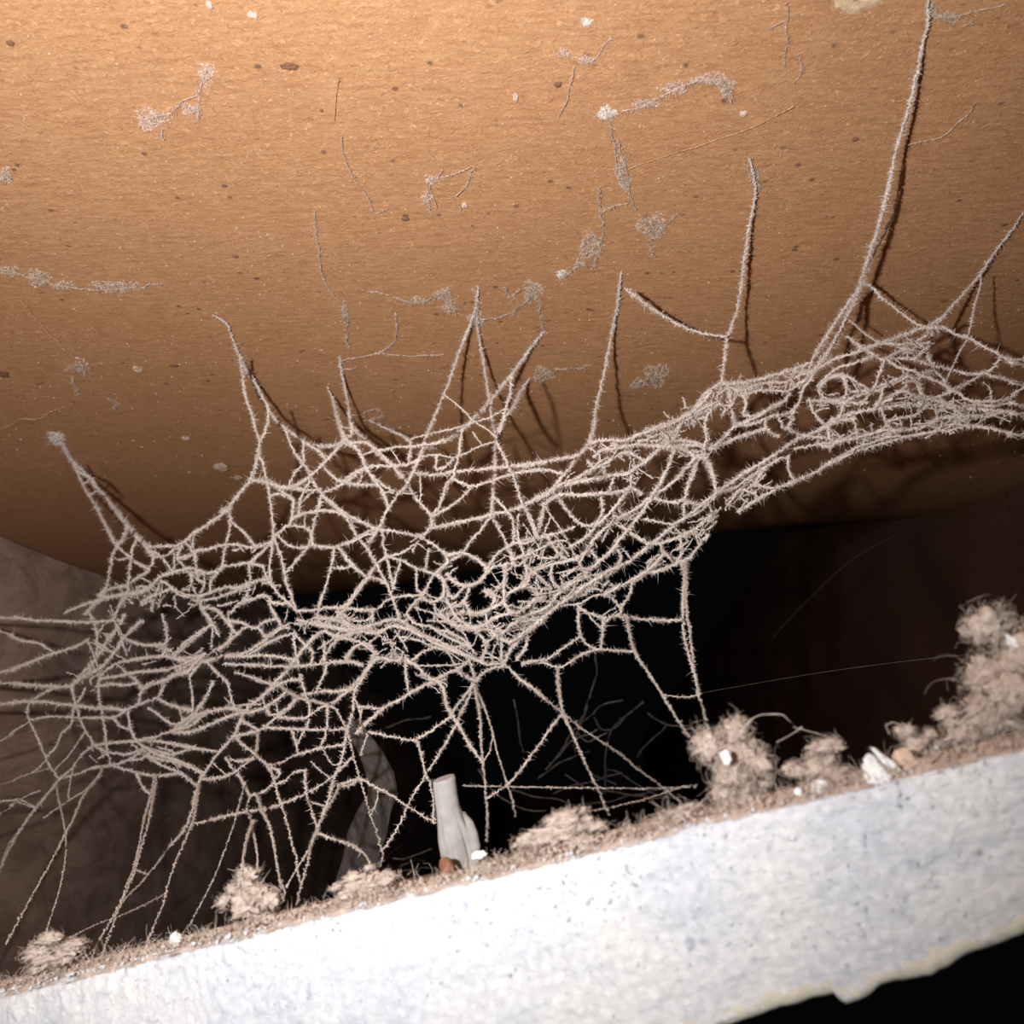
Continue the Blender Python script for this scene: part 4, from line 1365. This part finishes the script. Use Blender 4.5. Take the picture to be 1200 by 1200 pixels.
def parse():
    out = []
    for ox, oy, s, txt in BLOCKS:
        for ln in txt.strip().splitlines():
            tk = ln.split()
            wgt = int(tk[0][0]); fl = tk[0][1:]
            pts = [tuple(float(q) for q in t.split(',')) for t in tk[1:]]
            out.append([wgt, fl, [(ox + x / s, oy + y / s) for x, y in pts]])
    return out
def plen(p): return sum(math.dist(a, b) for a, b in zip(p, p[1:]))
def merge(lines):
    """join threads that go on in the same direction across a shared end"""
    lines = [l for l in lines]
    done = False
    while not done:
        done = True
        for i in range(len(lines)):
            a = lines[i]
            if a is None or 't' in a[1] or plen(a[2]) > 420: continue
            e = a[2][-1]; da = (e[0] - a[2][-2][0], e[1] - a[2][-2][1]); na = math.hypot(*da) + 1e-6
            for j in range(len(lines)):
                b = lines[j]
                if b is None or j == i or 'c' in b[1] or 'j' in b[1]: continue
                for rev in (False, True):
                    if rev and ('t' in b[1]): continue
                    p = b[2][::-1] if rev else b[2]
                    if math.dist(e, p[0]) > 3.2 or abs(a[0] - b[0]) > 1: continue
                    db = (p[1][0] - p[0][0], p[1][1] - p[0][1]); nb = math.hypot(*db) + 1e-6
                    if (da[0] * db[0] + da[1] * db[1]) / na / nb < 0.86: continue
                    lines[i] = [max(a[0], b[0]) if plen(b[2]) > plen(a[2]) * .5 else a[0], a[1] + ('t' if 't' in b[1] else ''), a[2] + p[1:]]
                    lines[j] = None; done = False
                    break
                if lines[j] is None: break
            if not done: break
    return [l for l in lines if l]
def snap(lines):
    """free ends meet the nearest other thread"""
    segs = [(k, np.array(l[2][:-1]), np.array(l[2][1:])) for k, l in enumerate(lines)]
    for k, l in enumerate(lines):
        for end in (0, -1):
            if (end == 0 and ('c' in l[1] or 'j' in l[1])) or (end == -1 and 't' in l[1]): continue
            p = np.array(l[2][end])
            if p[0] > 1190: continue
            best = (8.0, None)
            for j, A, B in segs:
                if j == k: continue
                AB = B - A
                t = np.clip(((p - A) * AB).sum(1) / ((AB * AB).sum(1) + 1e-9), 0, 1)
                Q = A + AB * t[:, None]
                dd = np.hypot(*(Q - p).T)
                i = dd.argmin()
                if dd[i] < best[0]: best = (dd[i], tuple(Q[i]))
            if best[1] is not None: l[2][end] = best[1]
    return lines
LINES = snap(merge(parse()))

RPX = {0: 0.5, 1: 0.72, 2: 1.25, 3: 1.65}       # core radius in pixels
FUZ = {0: 2.2, 1: 3.2, 2: 6.2, 3: 7.4}         # hairs a step
def thread_points(wgt, fl, pts, sag=True):
    pts = [tuple(p) for p in smooth_path([tuple(p) for p in pts], 11.0)]
    D = [web_depth(x, y) for x, y in pts]
    n = len(pts)
    cum = [0.0]
    for a, b in zip(pts, pts[1:]): cum.append(cum[-1] + math.dist(a, b))
    L = max(cum[-1], 1e-6)
    lay = random.uniform(-0.003, 0.003)
    D = [d * (1 + lay / 0.2 * math.sin(math.pi * c / L)) for d, c in zip(D, cum)]
    if 'c' in fl:
        d0 = ceil_depth(*pts[0]) * 0.997
        reach = min(L, 250)
        for i in range(n):
            t = min(1, cum[i] / reach) ** 1.3
            dc = ceil_depth(*pts[i])
            D[i] = min(dc / (1 + t * (dc / D[i] - 1)), 0.992 * dc) if i else d0
    if 't' in fl:
        d1 = tile_depth(*pts[-1])
        for i in range(n):
            t = (cum[i] / L) ** 1.2
            D[i] = 1 / ((1 - t) / D[i] + t / d1)
    if 'j' in fl:
        (x0, y0), (x1, y1) = pts[0], pts[1]
        xe = x0 - 130; ye = y0 + (y0 - y1) / (x1 - x0 + 1e-6) * 90
        pts = [(xe, ye)] + pts; D = [joist_depth(xe, ye) * 0.998] + D
    for end in (0, -1):
        if pts[end][0] > 1196 and 'c' not in fl:
            x, y = pts[end]; nb = pts[1 if end == 0 else -2]
            sl = max(-0.5, min(0.3, (y - nb[1]) / (abs(x - nb[0]) + 1e-6)))
            q = (x + 260, y + sl * 260 - 60); dq = 0.999 * ceil_depth(*q)
            dq = min(dq, 0.36)
            m = ((x + q[0]) / 2, (y + q[1]) / 2 + 12)
            dm = (D[end] * 0.6 + dq * 0.4)
            if end == 0: pts = [q, m] + pts; D = [dq, dm] + D
            else: pts = pts + [m, q]; D = D + [dm, dq]
    P = [(*cam_pt(x, y, d), d) for (x, y), d in zip(pts, D)]
    return P

RMT = np.array(RM.transposed())
def thin_out(P):
    """more dust on the right of the web, less near the joist and low down"""
    c = (P - np.array(EYE)) @ RMT.T
    x = 600 - F * c[:, 0] / c[:, 2]; y = 600 + F * c[:, 1] / c[:, 2]
    return 1.06 - 0.2 * np.clip((320 - x) / 200, 0, 1) - 0.2 * np.clip((y - 800) / 80, 0, 1) + 0.14 * np.clip((x - 560) / 120, 0, 1) * np.clip((760 - y) / 80, 0, 1)
def thread_mesh(mb, wgt, fl, pts):
    P4 = thread_points(wgt, fl, pts)
    Q = smooth_path(P4, 0.00042)
    P, d = Q[:, :3], Q[:, 3]
    n = len(P)
    if n < 2: return
    t = np.linspace(0, 1, n)
    env = np.ones(n)
    if 't' in fl: env = 1 - 0.72 * t ** 0.7
    if 'c' in fl: env = np.minimum(env, 0.55 + 0.45 * np.minimum(1, t * 5))
    # a slow swelling of the dust sleeve plus grain
    sw = np.array([0.82 + 0.42 * noise.noise(Vector(p) * 150) for p in P])
    env = env * thin_out(P)
    r = RPX[wgt] * d / F * env * sw * (0.72 + 0.5 * RNG.random(n))
    P = P + RNG.normal(size=(n, 3)) * (0.00006 * (1 + (wgt > 1)))
    tube(mb, P, r, 4 if wgt < 2 else 5, 0.35)
    m = int(FUZ[wgt] * n)
    idx = RNG.integers(0, n, m)
    T, A, B = frames(P)
    a = RNG.uniform(0, 2 * math.pi, m)
    Dv = A[idx] * np.cos(a)[:, None] + B[idx] * np.sin(a)[:, None] + T[idx] * (RNG.normal(size=m) * 0.45)[:, None]
    ln = (0.75 + RNG.gamma(1.6, 1.1, m)) * d[idx] / F * (0.62 + 0.25 * wgt) * env[idx] + r[idx] * 0.6
    spikes(mb, P[idx], Dv, ln, RNG.uniform(0.22, 0.48, m) * d[idx] / F)
    k = int(n * (0.3 + 0.6 * wgt))
    gi = RNG.integers(0, n, k)
    grains(mb, P[gi] + RNG.normal(size=(k, 3)) * r[gi][:, None] * 0.9, RNG.uniform(0.5, 1.3, k) * d[gi] / F)

WEB = empty('cobweb', ceil_pt(690, 500))
tag(WEB, 'dust coated cobweb sagging between the wooden board, left joist and white tile', 'cobweb')
LINES.sort(key=lambda l: -plen(l[2]) * (0.6 + 0.2 * l[0]))
rest = MB()
for i, (wgt, fl, pts) in enumerate(LINES):
    if i < 270:
        mb = MB(); thread_mesh(mb, wgt, fl, pts)
        mb.build('strand', M['silk'] if 't' in fl or (wgt == 1 and 'j' in fl) else M['dust'], WEB)
    else:
        thread_mesh(rest, wgt, fl, pts)
o = rest.build('short_strands', M['dust'], WEB); o['kind'] = 'stuff'

# matted places where many fine threads cross: x, y, half width, half height, angle, threads
MATS = [(655, 692, 62, 12, -34, 60), (630, 715, 50, 14, -36, 45), (612, 676, 34, 28, 0, 46), (560, 735, 60, 14, 5, 55), (560, 765, 40, 12, 12, 36), (520, 720, 40, 16, 10, 34),
        (488, 632, 16, 9, 0, 16), (360, 728, 30, 12, 5, 34), (405, 738, 40, 14, 6, 40), (455, 740, 40, 16, 0, 36), (455, 768, 26, 12, 0, 24), (505, 795, 24, 9, 30, 20), (235, 772, 30, 10, -10, 24),
        (190, 765, 22, 9, -8, 18), (215, 700, 26, 12, -10, 24), (175, 705, 22, 16, -30, 22), (130, 745, 24, 30, -50, 34), (110, 790, 26, 16, -45, 22), (160, 690, 30, 9, -15, 20),
        (110, 880, 18, 10, 40, 10), (725, 525, 40, 10, -10, 34), (790, 505, 40, 12, -25, 40), (830, 480, 30, 16, -20, 34), (815, 530, 24, 10, 0, 24), (680, 560, 40, 9, -25, 30), (740, 555, 16, 14, -40, 16),
        (870, 455, 40, 10, -18, 30), (925, 445, 30, 10, -25, 26), (975, 468, 22, 8, 0, 20), (985, 515, 40, 9, -12, 30), (860, 585, 60, 9, -33, 36), (815, 620, 34, 10, -32, 24), (785, 650, 30, 9, -35, 18),
        (1090, 475, 60, 8, 2, 36), (1060, 440, 26, 12, 10, 22), (1075, 405, 26, 8, -20, 20), (1110, 495, 40, 8, -10, 26), (1150, 485, 40, 6, 5, 20), (1030, 505, 40, 7, -12, 20), (720, 610, 36, 8, -38, 16),
        (700, 640, 36, 8, -38, 16), (640, 640, 30, 22, 0, 26), (590, 690, 24, 24, 0, 22), (530, 680, 18, 14, 0, 12), (280, 830, 26, 7, -8, 14), (250, 720, 30, 12, 0, 16), (300, 690, 30, 8, -10, 14), (290, 640, 20, 10, 0, 10),
        (180, 880, 34, 7, 10, 14), (200, 890, 24, 7, 25, 12), (720, 722, 12, 6, 0, 8), (710, 688, 24, 8, -20, 14)]
mat_mb = MB()
random.seed(5)
for (x, y, rx, ry, an, n) in MATS:
    ca, sa = math.cos(math.radians(an)), math.sin(math.radians(an))
    for i in range(int(n * (0.62 if x > 700 else 0.42))):
        a0 = random.uniform(-0.75, 0.75); b0 = random.gauss(0, 0.45); ln = random.uniform(0.25, 0.8); tl = random.gauss(0, 0.9)
        pts = []
        for k in range(4):
            t = k / 3 - 0.5
            ex = (a0 + ln * t) * rx; ey = (b0 + tl * t) * ry * 1.2 + random.gauss(0, .8)
            if random.random() < 0.0: pass
            pts.append((x + ex * ca - ey * sa, y + ex * sa + ey * ca))
        if i % 5 in (0, 2, 4):       # cross threads
            cx_, cy_ = pts[1]; L = random.uniform(4, 9); aa = random.uniform(0, math.pi)
            pts = [(cx_ - L * math.cos(aa), cy_ - L * math.sin(aa)), (cx_ + random.gauss(0, 1), cy_ + random.gauss(0, 1)), (cx_ + L * math.cos(aa), cy_ + L * math.sin(aa))]
        thread_mesh(mat_mb, i % 2, '', pts)
o = mat_mb.build('matted_threads', M['dust'], WEB); o['kind'] = 'stuff'

# ------------------------------------------------------------------ fainter web farther back in the dark
FAR = empty('cobweb', cam_pt(700, 965, 0.36))
tag(FAR, 'faint dusty tangle of web in the dark behind the right hanging threads', 'cobweb')
FARL = """
700,766 697,790 694,812 688,830 678,850
728,818 708,826 690,840 672,858 655,885
688,826 678,850 676,880
754,822 738,838 722,850 714,866 712,900 708,930
696,840 714,856 740,838
676,860 690,870 714,858
640,900 655,885 676,868 700,856
632,912 660,890 690,880
602,820 606,850 614,880
760,832 784,848 825,853
784,850 765,866 745,884
660,905 690,925 730,930 770,935 810,940
600,925 640,935 690,945 740,930 790,925
676,880 690,905 720,920
712,900 735,912 770,930 800,936
560,905 580,930 610,945 640,950
650,930 690,915 730,905
440,855 470,848 505,838
395,1040 425,1020 460,1015 500,1010
400,1050 430,1030 450,1005 470,990
420,1045 450,1030 480,1020 510,1018
440,1000 470,1005 505,995
"""
random.seed(3)
for ln in FARL.strip().splitlines():
    pts = [tuple(float(v) for v in t.split(',')) for t in ln.split()]
    d0 = 0.36 + random.uniform(-.03, .03)
    Q = smooth_path([tuple(cam_pt(x, y, d0 + 0.012 * noise.noise(Vector((x / 30, y / 30, 4))))) for x, y in pts], 0.0009)
    mb = MB(); n = len(Q)
    Q = Q + np.array([[noise.noise(Vector(p) * 90 + Vector((k, 0, 0))) for k in (0, 9, 18)] for p in Q]) * 0.002
    tube(mb, Q, 0.00034 * (0.6 + 0.7 * RNG.random(n)), 4, 0.3)
    m = n * 2; idx = RNG.integers(0, n, m)
    spikes(mb, Q[idx], RNG.normal(size=(m, 3)), RNG.uniform(0.0005, 0.0016, m), np.full(m, 0.00014))
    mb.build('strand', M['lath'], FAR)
mb = MB()
Q = smooth_path([tuple(cam_pt(x, y, d)) for x, y, d in ((822, 812, .19), (950, 790, .2), (1060, 775, .19), (1186, 762, .172))], 0.002)
tube(mb, Q, 0.00005, 4, 0.2)
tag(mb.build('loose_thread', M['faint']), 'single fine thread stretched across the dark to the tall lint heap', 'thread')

# ------------------------------------------------------------------ dust remnants stuck to the boards
def stuck(name, paths, material, label, cat, width=5.0, dens=1.0, rad=0.8, hair=6.0, group='dust remnants on the board', blobs=()):
    """fuzzy remnant lying on the board: threads along paths plus blobs (x, y, rx, ry) of felted dust"""
    mb = MB()
    down = np.array([0, 0, -1.0])
    for pts in paths:
        P = smooth_path([tuple(ceil_pt(x, y, 0.0004)) for x, y in pts], 0.0004)
        n = len(P)
        dpt = np.array([px_of(p)[2] for p in P[::max(1, n // 6)]]).mean()
        px = dpt / F
        wob = np.array([[noise.noise(Vector(p) * 260), noise.noise(Vector(p) * 260 + Vector((5, 5, 5))), 0] for p in P]) * width * px * 0.8
        P = P + wob
        P[:, 2] -= np.array([abs(noise.noise(Vector(p) * 170)) for p in P]) * 2.2 * px
        tube(mb, P, 0.75 * rad * px * (0.4 + 1.0 * RNG.random(n)), 5, 0.5)
        m = int(n * 2.4 * dens)
        idx = RNG.integers(0, n, m)
        D = RNG.normal(size=(m, 3)); D[:, 2] = -np.abs(D[:, 2]) * 0.5
        spikes(mb, P[idx] + RNG.normal(size=(m, 3)) * np.array([1, 1, 0.1]) * width * px * 0.25, D, RNG.gamma(1.6, hair * 0.4, m) * px, np.full(m, 0.3 * px))
        k = int(n * 1.2 * dens)
        gi = RNG.integers(0, n, k)
        grains(mb, P[gi] + RNG.normal(size=(k, 3)) * np.array([1, 1, 0.15]) * width * px * 0.4, RNG.uniform(0.4, 1.1, k) * px)
    for (x, y, rx, ry) in blobs:
        k = int(rx * ry * 1.3 * dens) + 14
        px = ceil_depth(x, y) / F
        C = []
        for i in range(k):
            a = random.uniform(0, 2 * math.pi); r = math.sqrt(random.random()) * (1 + .25 * math.sin(3 * a + x))
            C.append(ceil_pt(x + math.cos(a) * r * rx, y + math.sin(a) * r * ry, random.uniform(0.0, 2.4) * px * (1.3 - r)))
        C = np.array(C)
        grains(mb, C, RNG.uniform(0.6, 1.9, k) * px)
        C = np.concatenate([C, C]); k *= 2
        D = RNG.normal(size=(k, 3)); D[:, 2] = -np.abs(D[:, 2]) * 0.5
        spikes(mb, C, D, RNG.gamma(1.8, 2.0, k) * px, np.full(k, 0.26 * px))
    o = mb.build({'thread': 'loose_thread', 'flake': 'dust_flake'}.get(cat, name), material)
    tag(o, label, cat, group)
    return o
DC = 'dust clump'
stuck('dust_clump', [((164, 142), (180, 134), (200, 131)), ((200, 131), (215, 118), (232, 104), (240, 88)), ((230, 108), (233, 125), (233, 138)), ((190, 150), (190, 160))], M['pink_dust'],
      'pinkish dust clump with forked tail near the upper left of the board', DC, 5, 0.8, blobs=((178, 138, 19, 13), (242, 86, 9, 14), (222, 127, 10, 7)))
stuck('dust_clump', [((0, 314), (20, 318), (45, 326), (75, 334), (110, 336), (158, 336), (190, 330))], M['grey_dust'],
      'long pale grey dust streak at the left edge of the board', DC, 6, 0.8, blobs=((10, 317, 12, 6), (46, 325, 13, 10), (75, 334, 14, 5), (135, 335, 26, 7)))
stuck('dust_clump', [((0, 210), (8, 200)), ((10, 200), (16, 212))], M['grey_dust'], 'small grey dust clump at the extreme left edge of the board', DC, 4, 1, blobs=((5, 205, 9, 9),))
stuck('dust_clump', [((500, 212), (514, 202), (518, 196)), ((503, 214), (500, 232), (506, 248)), ((505, 222), (513, 240))], M['pink_dust'],
      'pinkish branched dust clump near the middle of the board', DC, 4, 0.8, blobs=((505, 210, 8, 5), (500, 232, 7, 5)))
stuck('dust_clump', [((516, 205), (540, 200), (552, 193)), ((555, 194), (548, 212), (534, 228)), ((536, 238), (540, 248))], M['grey_dust'],
      'hook shaped thin dust strand right of the pinkish branched clump', DC, 3, 0.6)
stuck('dust_clump', [((712, 132), (740, 127), (770, 114), (800, 99), (830, 92), (860, 96))], M['pink_dust'],
      'long ragged dust streak ending in a white knot, top right of the board', DC, 6, 0.9, hair=9, blobs=((755, 121, 16, 5), (790, 102, 18, 7), (835, 92, 22, 7)))
stuck('dust_clump', [((702, 131), (712, 126), (720, 134))], M['pale_dust'], 'white knot of dust at the left end of the long ragged streak', DC, 4, 1.4, blobs=((711, 131, 10, 8),))
stuck('dust_clump', [((846, 95), (852, 105), (856, 118))], M['grey_dust'], 'grey tuft hanging at the right end of the long ragged streak', DC, 5, 1.2, blobs=((851, 102, 10, 10),))
stuck('dust_clump', [((713, 142), (718, 165), (722, 190), (730, 212), (740, 232), (745, 245)), ((722, 160), (729, 178), (733, 200), (737, 218))], M['grey_dust'],
      'grey vertical dust streak below the white knot', DC, 5, 1.0, blobs=((727, 200, 6, 16), (733, 215, 7, 9)))
stuck('dust_clump', [((752, 250), (765, 265), (760, 282)), ((760, 282), (775, 268), (795, 248)), ((762, 285), (764, 300))], M['grey_dust'],
      'grey forked dust patch below the vertical streak', DC, 5, 1.0, blobs=((765, 264, 16, 14),))
stuck('dust_clump', [((701, 218), (703, 240), (707, 258), (706, 275), (700, 298), (692, 316)), ((706, 248), (720, 238), (735, 236)), ((680, 310), (660, 322))], M['grey_dust'],
      'dark edged dust strand with white tip left of the forked patch', DC, 4, 1.0, blobs=((692, 288, 14, 15), (680, 308, 7, 5)))
stuck('dust_clump', [((655, 322), (660, 318))], M['pale_dust'], 'tiny white dust knot at the lower tip of the dark edged strand', DC, 3, 1.2, blobs=((657, 321, 5, 5),))
stuck('dust_clump', [((738, 452), (752, 446), (765, 440))], M['grey_dust'], 'pale round dust blob above the web between the two hanging threads', DC, 5, 1.0, blobs=((770, 438, 13, 13), (748, 449, 9, 6)))
stuck('dust_clump', [((460, 346), (482, 352), (500, 350), (520, 341), (530, 356), (535, 368)), ((455, 344), (430, 340))], M['grey_dust'],
      'grey dust tuft on the board left of the central forked anchor', DC, 5, 1.0, blobs=((520, 345, 10, 8), (527, 360, 8, 8), (490, 352, 12, 4)))
stuck('dust_clump', [((564, 372), (584, 370), (602, 362), (616, 352), (626, 342)), ((630, 350), (634, 368), (638, 384)), ((592, 335), (594, 348), (610, 338))], M['grey_dust'],
      'grey dust strand looping right from the central forked anchor', DC, 4, 1.1, blobs=((624, 340, 11, 13),))
stuck('dust_clump', [((628, 440), (640, 430), (650, 436)), ((650, 430), (675, 430), (692, 426))], M['grey_dust'], 'thin grey dust wisp right of the steep web strand', DC, 5, 0.8, blobs=((636, 438, 12, 9),))
stuck('dust_clump', [((400, 158), (402, 178), (408, 195), (418, 212), (430, 228), (440, 246), (455, 243))], M['grey_dust'], 'fine dark strand curling down the board left of centre', DC, 2, 0.5, 0.6, 4)
stuck('dust_clump', [((368, 246), (371, 272), (376, 308), (384, 335), (398, 352)), ((403, 352), (407, 372), (406, 395), (410, 408))], M['grey_dust'], 'long thin dust strand running down to the small web anchor', DC, 3, 0.8, 0.7, 4, blobs=((404, 365, 4, 12),))
stuck('dust_clump', [((398, 422), (412, 418), (432, 414), (448, 410), (458, 402), (464, 390), (464, 364)), ((400, 432), (414, 430), (416, 428)), ((440, 412), (470, 415), (520, 414))], M['pink_dust'],
      'branching dusty strand stuck beside the small web anchor', DC, 2, 0.7, 0.8, 4)
stuck('dust_clump', [((425, 488), (432, 480), (444, 478), (448, 486), (438, 490), (428, 492))], M['grey_dust'], 'curled dust knot beside the small web anchor', DC, 3, 1.0)
stuck('dust_clump', [((25, 350), (50, 380), (80, 412), (105, 440), (130, 466))], M['thread'], 'straight tan thread lying diagonally on the left of the board', 'thread', 1, 0.25, 0.8, 3, None)
stuck('dust_clump', [((78, 432), (95, 425), (100, 440)), ((128, 464), (138, 472), (132, 480)), ((85, 440), (90, 458))], M['grey_dust'], 'loose dust tuft caught on the diagonal tan thread', DC, 4, 0.8, blobs=((95, 428, 9, 9),))
stuck('dust_clump', [((0, 501), (14, 496), (26, 489), (45, 490), (60, 481), (76, 475))], M['thread'], 'tan thread at the left edge above the leftmost web anchor', 'thread', 2, 0.3, 0.8, 3, None)
stuck('dust_clump', [((737, 196), (780, 181), (830, 165), (880, 148), (930, 122))], M['thread'], 'straight tan thread crossing the right of the board', 'thread', 0.8, 0.15, 0.8, 2.5, None)
stuck('dust_clump', [((1088, 14), (1110, 18), (1140, 12), (1180, 1)), ((1100, 20), (1120, 24)), ((1130, 20), (1138, 28))], M['grey_dust'], 'grey dust line at the top right where the long thread is glued', DC, 4, 1.0, 1.0, blobs=((1090, 12, 7, 12), (1112, 18, 14, 4)))
stuck('dust_clump', [((1060, 168), (1085, 163), (1105, 157), (1122, 143), (1136, 130), (1143, 118))], M['grey_dust'], 'curved dust strand right of the long hanging thread', DC, 3, 0.7, 0.9, 4)
stuck('dust_clump', [((921, 0), (922, 25), (921, 50), (920, 78)), ((900, 30), (918, 22)), ((935, 62), (938, 80), (930, 95))], M['pink_dust'], 'thin vertical dust strand near the top right of the board', DC, 4, 0.6, 0.6, 5)
stuck('dust_clump', [((655, 58), (675, 66), (692, 70), (705, 55), (718, 42))], M['pink_dust'], 'faint crescent of dust below the small white flake', DC, 4, 0.7, 0.6, 4, blobs=((660, 62, 8, 5), (686, 69, 9, 5)))
stuck('dust_clump', [((671, 78), (668, 100), (664, 116), (654, 134))], M['pink_dust'], 'thin hair of dust beside a dark speck near the top', DC, 2, 0.5, 0.6, 4)
stuck('dust_clump', [((682, 24), (692, 26))], M['pale_dust'], 'small white flake stuck at the top of the board', 'flake', 3, 1.0, blobs=((687, 25, 6, 4),))
stuck('dust_clump', [((398, 88), (394, 110), (392, 140))], M['thread'], 'short tan hair near the top centre left', 'thread', 1, 0.2, 0.7, 2, None)
mb = MB()
Q = smooth_path([tuple(cam_pt(x, y, d)) for x, y, d in ((1050, 626, 0.975 * ceil_depth(1050, 626)), (1000, 655, .43), (960, 690, .44), (930, 720, .45), (905, 748, .46))], 0.002)
tube(mb, Q, 0.00014, 4, 0.3)
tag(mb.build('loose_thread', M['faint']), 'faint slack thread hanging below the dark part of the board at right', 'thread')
stuck('dust_clump', [((62, 512), (72, 518)), ((58, 506), (66, 512), (74, 512))], M['pale_dust'], 'whitish dust tuft where the leftmost strand is glued to the board', DC, 5, 1.4, blobs=((66, 512, 8, 7),))
stuck('dust_clump', [((554, 336), (559, 350), (561, 370)), ((548, 372), (566, 376))], M['pink_dust'], 'dusty knot where the central forked strands are glued', DC, 4, 1.2, blobs=((558, 372, 8, 8),))
stuck('dust_clump', [((880, 184), (885, 204), (890, 222)), ((876, 192), (884, 215))], M['grey_dust'], 'ragged tuft at the upper end of the right hanging thread', DC, 4, 1.1, blobs=((885, 210, 5, 10),))

def stone(x, y, wpx, hpx, material, label, seed, cat='crumb', grp='crumbs stuck to the board'):
    px = ceil_depth(x, y) / F
    c = ceil_pt(x, y, 0.10 * hpx * px)
    wpx *= 0.8; hpx *= 0.62
    mb = MB(); V = []; nl, nm = 14, 8
    for i in range(nm + 1):
        th = math.pi * i / nm
        for j in range(nl):
            ph = 2 * math.pi * j / nl
            n = Vector((math.sin(th) * math.cos(ph), math.sin(th) * math.sin(ph), math.cos(th)))
            k = 1 + 0.5 * noise.fractal(n * 1.9 + Vector((seed * 2.3, 0, 0)), 1, 2, 3)
            V.append((c.x + n.x * wpx / 2 * px * k, c.y + n.y * hpx / 2 * px * k * 1.5, c.z + n.z * min(hpx, wpx) * 0.34 * px * k))
    Fc = []
    for i in range(nm):
        for j in range(nl):
            j2 = (j + 1) % nl
            Fc.append((i * nl + j, i * nl + j2, (i + 1) * nl + j2, (i + 1) * nl + j))
    mb.add(V, Fc)
    tag(mb.build('dirt_speck' if cat == 'speck' else 'dirt_crumb', material), label, cat, grp)
stone(259, 546, 20, 16, M['grey_dust'], 'grey crumb stuck to the board above the left web slope', 1)
stone(279, 559, 12, 11, M['grey_dust'], 'smaller grey crumb just right of the left grey crumb', 2)
stone(218, 513, 11, 9, M['pink_dust'], 'tan crumb stuck on the left of the board', 3)
stone(162, 432, 11, 13, M['grey_dust'], 'grey crumb beside the elongated dark speck at left', 4)
stone(340, 77, 26, 10, M['dark_speck'], 'brown oval speck in the upper left of the board', 5, 'speck')
stone(654, 98, 12, 8, M['dark_speck'], 'dark speck beside the thin hair of dust', 6, 'speck')
stone(475, 256, 10, 7, M['dark_speck'], 'dark speck left of the pinkish branched clump', 7, 'speck')
stone(377, 129, 5, 5, M['dark_speck'], 'tiny black dot near the short tan hair', 8, 'speck')
stone(276, 300, 9, 6, M['dark_speck'], 'small reddish dark speck in the left middle of the board', 9, 'speck')
stone(204, 428, 16, 6, M['dark_speck'], 'elongated dark speck above the tan crumb at left', 10, 'speck')
stone(2, 437, 20, 12, M['dark_speck'], 'dark speck at the left edge of the board', 11, 'speck')
stone(1106, 352, 9, 5, M['dark_speck'], 'dark speck above the right end of the web', 12, 'speck')
stone(12, 50, 12, 8, M['dark_speck'], 'dark speck at the upper left corner of the board', 13, 'speck')
stone(604, 114, 8, 14, M['pink_dust'], 'small pinkish crumb left of the dark speck near the top', 14)
stone(871, 133, 12, 9, M['pink_dust'], 'small pinkish crumb below the grey tuft at upper right', 15)
stone(1002, 163, 9, 6, M['dark_speck'], 'small dark crumb left of the long hanging thread', 16, 'speck')
stone(296, 17, 13, 11, M['pink_dust'], 'small lilac crumb at the top left', 17)
stone(245, 5, 8, 12, M['pink_dust'], 'lilac crumb cut by the top edge of the picture', 18)
stone(544, 240, 9, 10, M['pink_dust'], 'pale crumb below the hook shaped strand', 19)

# fine grit all over the board
mb = MB()
random.seed(17)
C = []; S = []
for i in range(2600):
    x = random.uniform(-60, 1260); y = random.uniform(-60, 560)
    p = ceil_pt(x, y, 0.00006); C.append(tuple(p)); S.append(random.choice((0.5, 0.6, 0.8, 1.0, 1.4)) * ceil_depth(x, y) / F)
grains(mb, np.array(C), np.array(S))
C2 = np.array([tuple(ceil_pt(random.uniform(-60, 1260), random.uniform(-60, 560), 0.00005)) for i in range(900)])
D2 = RNG.normal(size=(900, 3)); D2[:, 2] = -np.abs(D2[:, 2]) * 0.25
spikes(mb, C2, D2, RNG.uniform(0.0004, 0.0016, 900), np.full(900, 0.00007))
tag(mb.build('dust_grit', M['pink_dust']), 'fine grit and tiny hairs scattered over the wooden board', 'grit', None, 'stuff')
